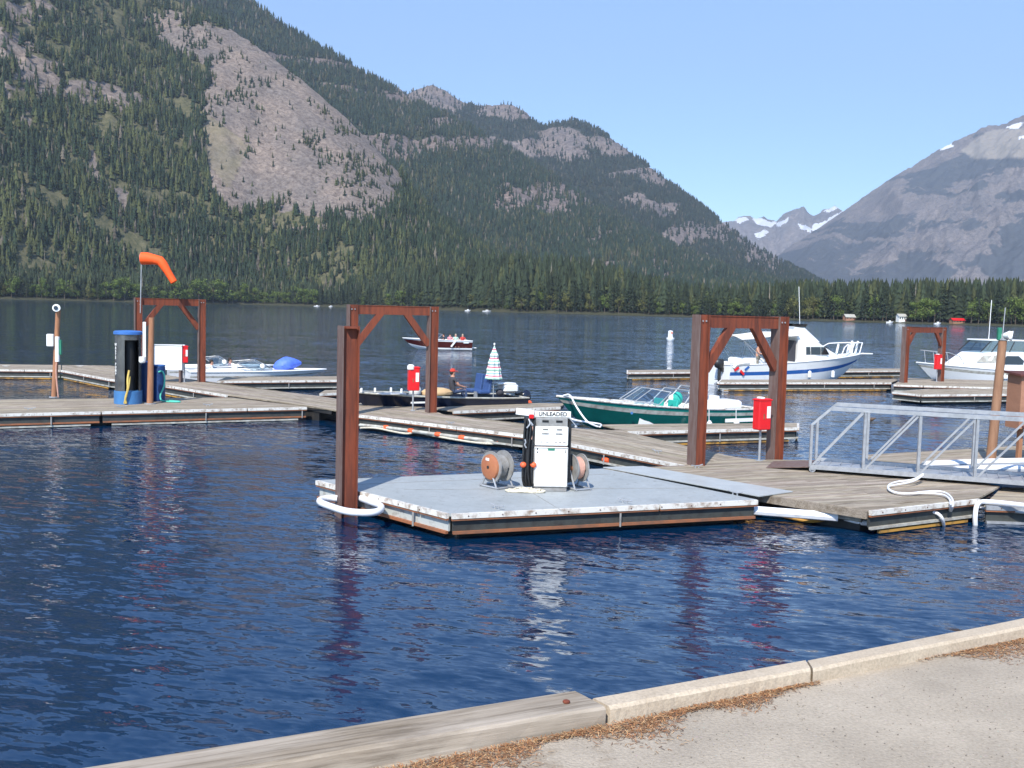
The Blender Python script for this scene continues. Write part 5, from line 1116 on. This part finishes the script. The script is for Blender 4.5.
m_ = MB(); m_.tube(smooth([(-h*.55, -.5, .8), (-h*.56, -.5, 1.15), (-h*.50, -.5, 1.25), (-h*.45, -.5, 1.15), (-h*.47, -.5, 1.05)]), .03, 7); m_.build('grab_rail', M['gel'], t, smooth=True)
for x in (-.16, -.36, -.66):
    p = None; m_ = MB(); yy = 1.08; m_.tube([(h*x, yy, .68), (h*x, yy+.02, .30)], .012, 5); m_.lathe([(.03, 0), (.09, .05), (.10, .2), (.05, .28), (.02, .3)], 12, (h*x, yy+.05, .02)); m_.build('side_fender', M['gel'], t, smooth=True)
m_ = MB(); m_.box((-h*.72, 1.045, .28), (1.3, .02, .12)); m_.build('side_plate', M['gel'], t)
m_ = MB(); m_.lathe([(.045, 0), (.045, .02)], 10, (h*.42, .93, .62), axis=(0.3, 1, 0)); m_.build('hull_badge', M['bluepale'], t)
t = thing('mooring_line', 'white mooring rope from the green bow down to the dock', 'rope', G(598, 426, ZD)); bp_ = bow+Vector((.05, -.05, 1.15)); e1 = G(580, 422, ZD+.04); e2 = G(600, 427.5, ZD+.04)
m_ = MB(); m_.tube(smooth([bp_+Vector((.15, 0, 0)), bp_+Vector((.35, -.15, .08)), G(575, 405, 1.0), G(586, 421, .55), G(592, 424.5, .49), e2, G(602, 424.5, .49), G(597, 423.5, .49), G(575, 420.5, .5), G(566, 416.5, .6)]), .028, 7); m_.build('rope', M['pvc'], t, smooth=True, world=True)
# dark blue boat (bow to the left)
bow = at(350, 34.9); stern = at(517, 38.1); cxy = (bow+stern)/2; L = (bow-stern).length; h = L/2; rzb = math.atan2(bow.y-stern.y, bow.x-stern.x)
t, rg_ = boat('fishing_boat', 'dark navy blue fishing boat with seats moored behind the walkway', (cxy.x, cxy.y, 0), rzb, L, 1.9, .66, .92, ['navyhull', 'navyhull', 'bstripe'], [0, 0, 0, 0, 0, 0], foredeck=.62, gun='trim', deckm='navyhull', floorm='navyhull', rake=.8)
MW = Matrix.Translation((cxy.x, cxy.y, 0)) @ Matrix.Rotation(rzb, 4, 'Z')
m_ = MB(); m_.box((h*.62, .60, .90), (.9, .5, .03)); m_.build('white_deck_edge', M['gel'], t)
m_ = MB(); m_.box((h*.34, .905, .60), (.62, .012, .06)); m_.build('bow_numbers', M['gel'], t)
def seatb(x, y): 
    s_ = seat(t, x, y, .86, 'blueseat', w_=.5, back=.62); return s_
seatb(-h*.52, .2); seatb(-h*.52, -.45)
m_ = MB(); m_.box((-h*.44, .2, .72), (.1, .1, .3)); m_.build('seat_pedestal', M['galv'], t)
m_ = MB(); m_.ell((h*.02, .1, .84), (.62, .35, .20), 14); m_.build('tan_cushion', M['tan'], t, smooth=True)
m_ = MB(); m_.ell((h*.28, .1, .92), (.22, .25, .26), 10); m_.ell((h*.10, .2, 1.02), (.20, .2, .08), 10); m_.build('white_bundle', M['canvas'], t, smooth=True)
outboard(t, -h, .62, m='navyhull', s_=.8, tilt=R_(-70)); 
m_ = MB(); m_.box((-h*.86, .15, .98), (.62, .55, .34), bev=.10); m_.box((-h*.80, .15, 1.15), (.78, .5, .05), bev=.02); m_.build('white_outboard_cowl', M['gel'], t, smooth=True)
m_ = MB(); m_.ell((-h*.72, .35, .84), (.16, .14, .13), 10); m_.build('dark_bag', M['shirt_dark'], t, smooth=True)
for x in (.95, .80, .62, .50): m_ = MB(); m_.lathe([(.02, 0), (.04, .02), (.04, .14), (.02, .16)], 8, (h*x-.1, .35, .92 if x > .6 else .88)); m_.build('rod_holder', M['gel'], t)
m_ = MB(); m_.lathe([(.05, 0), (.09, .08), (.09, .22), (.04, .28)], 12, (-h-.28, .15, .45), axis=(-1, 0, -.2)); m_.build('orange_buoy', M['ball'], t, smooth=True)
pp = MW @ Vector((-h*.16, .15, .82)); person('person in a dark jacket and red cap seated in the dark blue boat', pp, rzb+math.pi, 'shirt_dark', 'jeans', hat='cap_red')
pb = MW @ Vector((-h*.62, .45, .62)); t2 = thing('parasol', 'folded striped parasol in pastel bands standing in the dark blue boat', 'parasol', pb)
m_ = MB(); m_.tube([(0, 0, 0), (0, 0, 1.95)], .018, 6); m_.build('pole', M['galv'], t2)
def strip_mat():
    m, n, b = newmat('pastel_striped_cloth'); w_ = n.nodes.new('ShaderNodeTexCoord'); s_ = n.nodes.new('ShaderNodeSeparateXYZ'); n.links.new(w_.outputs['Object'], s_.inputs[0])
    mt = n.nodes.new('ShaderNodeMath'); mt.operation = 'MULTIPLY'; mt.inputs[1].default_value = 3.2; n.links.new(s_.outputs[2], mt.inputs[0]); fr = n.nodes.new('ShaderNodeMath'); fr.operation = 'FRACT'; n.links.new(mt.outputs[0], fr.inputs[0])
    r = ramp(n, [(0, (.75, .75, .70)), (.25, (.30, .55, .42)), (.42, (.75, .75, .70)), (.58, (.70, .16, .22)), (.72, (.75, .72, .70)), (.86, (.25, .45, .45))], fr.outputs[0]); r.color_ramp.interpolation = 'CONSTANT'
    n.links.new(r.outputs[0], b.inputs['Base Color']); b.inputs['Roughness'].default_value = .9; return m
m_ = MB(); rings = []
for z, r in ((.72, .27), (.76, .26), (1.0, .21), (1.03, .235), (1.25, .17), (1.28, .19), (1.5, .12), (1.53, .14), (1.75, .06), (1.9, .015)):
    rings.append([(r*(1+.16*math.cos(k*math.pi/12*8))*math.cos(k*math.pi/12), r*(1+.16*math.cos(k*math.pi/12*8))*math.sin(k*math.pi/12), z) for k in range(24)])
m_.loft(rings); m_.build('canopy', strip_mat(), t2, smooth=True); m_ = MB(); m_.ell((0, 0, 1.96), (.035, .035, .05), 8); m_.build('finial', M['enamel'], t2)
# white bow riders on the left
def bowrider(label, c, rz, L, peeps=(), cover=False, gr='white speedboats at the short finger dock'):
    t, rg_ = boat('speedboat', label, c, rz, L, 2.2, .55, .62, ['gel', 'trim', 'gel'], [0, 0, 0, 1, 2, 2], foredeck=.58, rake=1.1, gun='gel', group=gr, bowp=2.6); h = L/2  # greyer side row paints the shadow band onto the white hull
    windshield(t, [(h*-.12, -.85, .60), (h*.14, -.6, .66), (h*.20, 0, .68), (h*.14, .6, .66), (h*-.12, .85, .60)], [(h*-.34, -.75, .98), (h*-.10, -.5, 1.06), (h*-.05, 0, 1.08), (h*-.10, .5, 1.06), (h*-.34, .75, .98)], gl='dglass' if cover else 'clear')
    seat(t, -h*.28, -.4, .45, 'canvas'); seat(t, -h*.28, .4, .45, 'canvas'); seat(t, -h*.72, 0, .4, 'canvas', w_=1.5)
    m_ = MB(); m_.box((-h*.93, 0, .52), (.4, 1.7, .14), bev=.05); m_.build('engine_hatch', M['gel'], t, smooth=True)
    m_ = MB(); m_.ell((h*.02, -.55, .78), (.14, .14, .16), 10); m_.build('white_bundle', M['canvas'], t, smooth=True); return t, h
c1 = at(258, 50.2); rz1 = R_(24)
t, h = bowrider('low white speedboat with a bright blue cover bundle on its bow', (c1.x, c1.y, 0), rz1, 6.6)
t3 = thing('blue_tarp', 'bright blue domed cover lying on the bow of the white speedboat', 'cover', Matrix.Translation((c1.x, c1.y, 0)) @ Matrix.Rotation(rz1, 4, 'Z') @ Vector((1.45, 0, .62)), rz1+R_(0))
m_ = MB(); rings = []
for i in range(13):
    f = i/12; r = .36*math.sin(math.pi*(.06+.88*f**.8)); x = -.75+1.35*f; zc_ = .12+.32*f*(1.15-f*.55)
    rings.append([(x, r*1.3*math.cos(k*math.pi/8)*(1+.05*math.sin(k*3+i)), max(.0, zc_+r*math.sin(k*math.pi/8)*(1+.06*math.sin(k*2.3+i)))) for k in range(16)])
m_.loft(rings); m_.build('cover', M['tarp'], t3, smooth=True)
c2 = at(221, 52.8); t, h = bowrider('second white speedboat behind the one with the blue cover', (c2.x, c2.y, 0), R_(22), 5.2)
pp = at(231, 52.9); person('dark haired person sitting at the windshield of the rear white speedboat', (pp.x-.1, pp.y, .15), R_(15), 'shirt_pink', 'shorts')
pp = at(210, 51.2); person('dark haired person in white reclining at the stern of the rear white speedboat', (pp.x, pp.y+.1, .12), R_(10), 'shirt_white', 'shorts')
# maroon motorboat (bow left) on the lake
bow = at(401.5, 93.5); stern = at(468.5, 95.5); cxy = (bow+stern)/2; L = (bow-stern).length; h = L/2; rzb = math.atan2(bow.y-stern.y, bow.x-stern.x)
t, rg_ = boat('motorboat', 'maroon and white motorboat under way on the lake with people aboard', (cxy.x, cxy.y, .05), rzb, L, 2.2, .80, .95, ['gel', 'maroon', 'gel'], [0, 1, 1, 1, 1, 2], foredeck=.60, rake=.9, gun='gel')
MW = Matrix.Translation((cxy.x, cxy.y, .05)) @ Matrix.Rotation(rzb, 4, 'Z')
windshield(t, [(h*.02, -.8, 1.0), (h*.2, 0, 1.05), (h*.02, .8, 1.0)], [(h*-.12, -.7, 1.35), (h*.04, 0, 1.42), (h*-.12, .7, 1.35)])
m_ = MB(); m_.box((-h*.42, 1.12, .55), (.75, .03, .16), ry=R_(52)); m_.build('white_slash', M['gel'], t); m_ = MB(); m_.box((-h*.80, 1.07, .62), (.5, .02, .08)); m_.build('side_letters', M['gel'], t)
m_ = MB(); m_.box((-h-.2, 0, .15), (.6, 1.2, .08), bev=.03); m_.build('swim_platform', M['gel'], t)
for k, (x, y, sh_, hr, lab) in enumerate(((.06, .35, 'shirt_white', 'hairgrey', 'person in white at the helm of the maroon boat, partly behind the steel post'), (-.18, .4, 'shirt_dark', 'hairdark', 'foremost passenger right of the steel post in the maroon boat'), (-.38, .3, 'shirt_pink', 'hairdark', 'passenger in pink in the middle of the maroon boat'), (-.54, .42, 'shirt_mint', 'hairgrey', 'passenger in pale mint, second from the stern of the maroon boat'), (-.76, .3, 'shirt_red', 'hairgrey', 'passenger in red nearest the stern of the maroon boat'))):
    person(lab, MW @ Vector((h*x, y, .55)), rzb+R_(90 if k > 1 else 0), sh_, 'shorts', hair=hr)
# small wake behind it
# white cruiser with blue stripe (bow right)
st_ = at(716, 56.6); bw = at(862, 61.5); cxy = (st_+bw)/2; L = (bw-st_).length; h = L/2; rzb = math.atan2(bw.y-st_.y, bw.x-st_.x)
t, rg_ = boat('cabin_cruiser', 'large white cabin cruiser with a blue stripe and canvas canopy over its stern', (cxy.x, cxy.y, 0), rzb, L, 2.7, 1.15, 1.75, ['gel', 'bstripe', 'gel'], [0, 0, 0, 1, 2, 2], foredeck=.40, rake=1.7, floor=.5, bowp=3.0, gun='gel')
MW = Matrix.Translation((cxy.x, cxy.y, 0)) @ Matrix.Rotation(rzb, 4, 'Z')
def cabin(t, secs, name='cabin', m='gel'):    # (x, halfwidth_base, zb, halfwidth_top, zt)
    m_ = MB(); m_.loft([[(x, -wb, zb), (x+dx, -wt, zt-.06), (x+dx, -wt*.82, zt), (x+dx, wt*.82, zt), (x+dx, wt, zt-.06), (x, wb, zb)] for x, wb, zb, wt, zt, dx in secs], closed=True); return m_.build(name, M[m], t)
cabin(t, [(-h*.10, 1.1, 1.1, 1.0, 2.65, .0), (h*.12, 1.1, 1.2, .98, 2.62, 0), (h*.30, 1.02, 1.3, .9, 2.15, .0), (h*.56, .7, 1.5, .6, 1.62, 0)], 'cabin')
cabin(t, [(-h*.12, .98, 2.6, .85, 3.28, .0), (h*.02, .95, 2.6, .82, 3.22, 0), (h*.22, .85, 2.4, .7, 2.56, 0)], 'upper_helm')
for s_ in (-1, 1):
    m_ = MB(); yb = 1.075*s_; yt = 1.04*s_
    for x0, x1, x2, x3 in ((.0, .06, .055, .0), (.065, .20, .20, .065), (.205, .33, .26, .205)):
        m_.add([(h*x0, yb, 1.72), (h*x1, yb*(.96 if x1 > .3 else 1), 1.72), (h*x2, yt, 2.15), (h*x3, yt, 2.15)], [(0, 1, 2, 3)])
    m_.build('side_window', M['dglass'], t)
m_ = MB(); m_.add([(h*.33, -.75, 2.14), (h*.33, .75, 2.14), (h*.50, .62, 1.70), (h*.50, -.62, 1.70)], [(0, 1, 2, 3)]); m_.build('front_window', M['dglass'], t)
m_ = MB(); m_.add([(-h*.16, -.8, 3.28), (h*.02, -.8, 3.25), (h*.02, .8, 3.25), (-h*.16, .8, 3.28), (-h*.16, -.85, 3.42), (h*.04, -.85, 3.42), (h*.04, .85, 3.42), (-h*.16, .85, 3.42)], [(4, 5, 6, 7), (0, 1, 5, 4), (1, 2, 6, 5), (2, 3, 7, 6)]); m_.build('spray_screen', M['dglass'], t)
# canvas canopy over the stern
m_ = MB(); rings = []
for i in range(9):
    f = i/8; x = -h*.86+(h*.76)*f; z = 2.62+.28*f**.8-.03*math.sin(f*9)
    rings.append([(x, -1.15+2.3*k/10, z+.22*math.sin(math.pi*k/10)-.10) for k in range(11)])
m_.loft(rings, closed=False, cap=False); m_.loft([[(a, b, c-.02) for a, b, c in r] for r in rings], closed=False, cap=False); m_.build('canopy', M['canvas'], t, smooth=True)
m_ = MB()
for s_ in (-1, 1):
    m_.tube([(-h*.50, s_*1.2, 1.15), (-h*.84, s_*1.1, 2.5)], .018, 5); m_.tube([(-h*.50, s_*1.2, 1.15), (-h*.45, s_*1.1, 2.7)], .018, 5); m_.tube([(-h*.84, s_*1.1, 2.5), (-h*.62, s_*1.2, 1.2)], .012, 5)
m_.build('canopy_frame', M['galv'], t)
m_ = MB(); m_.box((-h*.14, 0, 1.75), (.06, 2.0, 1.5)); m_.build('cabin_bulkhead', M['shirt_dark'], t)
m_ = MB(); m_.box((-h*.62, 0, 1.30), (1.2, 1.8, .4), bev=.08); m_.build('engine_box', M['gel'], t, smooth=True)
m_ = MB(); m_.tube(smooth([(-h*.97, -1.2, 1.0), (-h*.93, -1.22, 1.22), (-h*.78, -1.25, 1.28)]), .12, 8); m_.build('stern_cushion', M['canvas'], t, smooth=True)
outboard(t, -h, .95, m='black', y=-.55, s_=1.15)
for zz, xx, mm, an in ((.95, -.93, 'red', -30), (.75, -.86, 'red', 40), (.98, -.80, 'bstripe', -35)):
    m_ = MB(); m_.box((h*xx, -1.27, zz), (.34, .02, .14), ry=R_(an), bev=.005); m_.build('swoosh_mark', M[mm], t)
rail(t, [(h*.52, -.9, 1.62), (h*.58, -.85, 2.28), (h*.78, -.5, 2.36), (h*1.02, 0, 2.40), (h*.78, .5, 2.36), (h*.58, .85, 2.28), (h*.52, .9, 1.62)], [((h*.72, -.62, 1.65), (h*.74, -.6, 2.34)), ((h*.72, .62, 1.65), (h*.74, .6, 2.34)), ((h*.88, -.35, 1.72), (h*.93, -.28, 2.38)), ((h*.88, .35, 1.72), (h*.93, .28, 2.38))], r=.03, m='gel')
m_ = MB(); m_.box((h*1.02, 0, 1.74), (.9, .5, .07), bev=.03); m_.build('bow_pulpit', M['gel'], t)
m_ = MB()
for k, s_ in ((0, -1), (1, 1)): m_.box((h*.86, s_*.22, 2.12), (.10, .06, .75), ry=R_(14)); m_.box((h*.70, s_*.42, 2.0), (.10, .06, .55), ry=R_(14))
m_.build('rail_stanchions', M['gel'], t)
m_ = MB(); m_.tube([(-h*.02, -.6, 3.1), (-h*.06, -.6, 5.5)], .016, 5); m_.build('antenna', M['gel'], t)
for xx in (.0, .32, -.4): m_ = MB(); m_.lathe([(.03, 0), (.10, .06), (.10, .36), (.03, .42)], 10, (h*xx, -1.42, .42)); m_.build('side_fender', M['gel'], t, smooth=True)
person('bare chested person standing under the canopy of the cruiser', MW @ Vector((-h*.60, -.85, 1.5)), rzb+R_(-60), 'skin', 'shorts', pose={'stand': True})
# right-hand cabin boat (bow left)
bow = at(916, 61.0); st_ = at(1052, 64.5); cxy = (st_+bow)/2; L = (bow-st_).length; h = L/2; rzb = math.atan2(bow.y-st_.y, bow.x-st_.x)
t, rg_ = boat('cabin_boat', 'white hardtop cabin boat with dark side window moored at the right edge', (cxy.x, cxy.y, 0), rzb, L, 2.5, .80, 1.32, ['gel', 'trim', 'gel'], [0, 0, 0, 0, 1, 2], foredeck=.36, rake=1.3, floor=.4, gun='gel')
# local +y faces the camera here
cabin(t, [(-h*.42, 1.05, .85, .96, 2.05, .0), (h*.05, 1.05, .95, .95, 2.05, 0), (h*.25, .98, 1.05, .8, 1.98, 0), (h*.50, .72, 1.18, .5, 1.38, 0)], 'cabin')
m_ = MB(); m_.box((-h*.16, 0, 2.72), (h*.60, 1.85, .09), bev=.04); m_.build('hardtop', M['gel'], t, smooth=True)
m_ = MB()
for s_ in (-1, 1):
    for xa, xb in ((h*.26, h*.10), (h*.10, -h*.02), (-h*.16, -h*.24), (-h*.38, -h*.40)): m_.tube([(xa, s_*.88, 2.02), (xb, s_*.85, 2.70)], .028, 6)
m_.build('window_posts', M['gap'], t)
for s_ in (-1, 1):
    m_ = MB(); m_.add([(h*.24, s_*.875, 2.03), (-h*.38, s_*.885, 2.05), (-h*.40, s_*.85, 2.68), (h*.10, s_*.84, 2.68)], [(0, 1, 2, 3)]); m_.build('pilothouse_glass', M['clear'], t)
    m_ = MB(); m_.add([(-h*.34, s_*1.05, 1.30), (-h*.02, s_*1.05, 1.30), (-h*.10, s_*1.0, 1.80), (-h*.28, s_*1.0, 1.80), (-h*.36, s_*1.03, 1.5)], [(0, 1, 2, 3, 4)]); m_.build('side_window', M['dglass'], t)
    m_ = MB(); m_.add([(h*.06, s_*1.02, 1.36), (h*.32, s_*.93, 1.42), (h*.22, s_*.89, 1.80), (h*.03, s_*.98, 1.82)], [(0, 1, 2, 3)]); m_.build('curtained_window', M['trim'], t)
m_ = MB(); m_.add([(h*.26, -.8, 2.0), (h*.26, .8, 2.0), (h*.11, .78, 2.69), (h*.11, -.78, 2.69)], [(0, 1, 2, 3)]); m_.build('windshield', M['clear'], t)
rail(t, [(h*.45, .75, 1.25), (h*.55, .72, 1.9), (h*.95, .1, 2.05), (h*.95, -.1, 2.05), (h*.55, -.72, 1.9), (h*.45, -.75, 1.25)], [((h*.65, .6, 1.28), (h*.68, .55, 1.95)), ((h*.65, -.6, 1.28), (h*.68, -.55, 1.95)), ((h*.9, .15, 1.32), (h*.92, .12, 2.04))], r=.022)
m_ = MB(); m_.tube([(h*.10, .6, 2.72), (h*.09, .6, 5.1)], .022, 5); m_.build('antenna', M['gel'], t)
m_ = MB(); m_.lathe([(.10, 0), (.12, .04), (.06, .28), (.02, .34)], 10, (-h*.2, 0, 2.76)); m_.build('roof_light', M['gel'], t)
m_ = MB(); m_.lathe([(.04, 0), (.20, .05), (.22, .16), (.10, .26)], 12, (-h*.05, 1.25, .42)); m_.build('side_fender', M['gel'], t, smooth=True)
m_ = MB(); m_.box((-h*.80, .9, 1.0), (.5, .3, .2), bev=.05); m_.build('stern_box', M['maroon'], t)
# buoy, duck
b0 = at(669, 142); t = thing('lake_buoy', 'small white cylindrical buoy with an orange mark floating alone on the lake', 'buoy', (b0.x, b0.y, 0))
m_ = MB(); m_.lathe([(.20, -.3), (.40, .0), (.56, .30), (.56, .46), (.34, .50), (.33, 1.35), (.20, 1.45)], 18); m_.build('float', M['gel'], t, smooth=True)
m_ = MB(); m_.box((.12, -.335, 1.15), (.22, .02, .2)); m_.build('orange_mark', M['ball'], t)
b0 = at(873, 38.5); t = thing('duck', 'single brown duck swimming behind the gangway', 'duck', (b0.x, b0.y, .02), R_(200))
m_ = MB(); rings = []
for x, w_, zc_, hh in ((-.24, .01, .13, .01), (-.17, .05, .10, .04), (-.05, .085, .07, .075), (.07, .08, .07, .08), (.14, .05, .11, .07), (.165, .03, .18, .05), (.175, .03, .23, .035), (.215, .03, .25, .03), (.24, .012, .245, .012), (.28, .014, .235, .006)):
    rings.append([(x, w_*math.cos(k*math.pi/6), zc_+hh*math.sin(k*math.pi/6)) for k in range(12)])
m_.loft(rings); m_.build('body', dirty('duck_plumage', (.16, .10, .06), (.06, .04, .03), 30, .4, .7, .8), t, smooth=True)
# ------------------------------------------------------------------ far shore buildings and boats
def far_at(px, dd=6): d_ = float(shoreD(px))+dd; a_ = float(azv(px)); return Vector((math.sin(a_)*d_, math.cos(a_)*d_, 1.6))
def house(label, px, w_, dp, hw, hr, wallm, roofm, dd=9, name='cabin', cat='cabin', rz=.2, nwin=3):
    p = far_at(px, dd); t = thing(name, label, cat, (p.x, p.y, .6), rz)
    m_ = MB(); m_.box((0, 0, hw/2+.6), (w_, dp, hw+1.2)); m_.add([(-w_/2, -dp/2, hw+1.2), (-w_/2, dp/2, hw+1.2), (-w_/2, 0, hw+hr+1.2), (w_/2, -dp/2, hw+1.2), (w_/2, dp/2, hw+1.2), (w_/2, 0, hw+hr+1.2)], [(0, 1, 2), (3, 5, 4)]); m_.build('wall', M[wallm], t)
    m_ = MB(); o_ = .8; zt = hw+1.2
    for s_ in (-1, 1): m_.add([(-w_/2-o_, s_*(dp/2+o_), zt-o_*hr/(dp/2)), (w_/2+o_, s_*(dp/2+o_), zt-o_*hr/(dp/2)), (w_/2+o_, 0, zt+hr+.15), (-w_/2-o_, 0, zt+hr+.15)], [(0, 1, 2, 3)])
    m_.build('roof', M[roofm], t)
    for k in range(nwin): x = -w_/2+w_*(k+.5)/nwin; m_ = MB(); m_.box((x, -dp/2-.03, hw*.6+1.0), (w_/nwin*.45, .06, hw*.4)); m_.build('window', M['dglass'], t)
    m_ = MB(); m_.box((w_*.42, -dp/2-.04, 1.9), (1.0, .06, 2.1)); m_.build('door', M['roofbrown'], t); return t
house('small brown cabin with a pale roof among the trees on the far shore', 849, 9, 6, 2.8, 2.2, 'brownbox', 'trim', dd=7)
house('white two storey house at the water on the far shore', 901, 7, 5, 4.6, 1.8, 'enamel', 'trim', dd=7, name='house', cat='house', nwin=3)
house('low boathouse with a bright red roof on the far shore', 957, 11, 6, 2.2, 1.5, 'polewood2', 'red', dd=7, name='boathouse', cat='boathouse', nwin=4)
g = random.Random(9)
for px, L, lab in ((317, 9, 'small white boat moored at the far shore behind the front pile'), (331, 6, 'pale boat pulled up on the far shore just left of the front pile frame'), (468, 7, 'white boat at the far shore, left one of the pair beyond the maroon boat'), (487, 10, 'larger white boat at the far shore, right one of the pair beyond the maroon boat'), (890, 6, 'tiny white boat at the far shore left of the white house'), (938, 6, 'tiny white boat at the far shore left of the red roof'), (742, 6, 'tiny pale boat at the far shore above the tall steel frame')):
    d_ = float(shoreD(px))-22; a_ = float(azv(px)); t, rg_ = boat('moored_boat', lab, (math.sin(a_)*d_, math.cos(a_)*d_, 0), g.uniform(-.4, .4), L, 2.6, 1.0, 1.5, ['gel', 'gel', 'gel'], [0]*6, foredeck=.5, n=10)
    m_ = MB(); m_.box((0, 0, 1.6), (L*.3, 1.6, .9), bev=.2); m_.build('cabin', M['gel'], t)
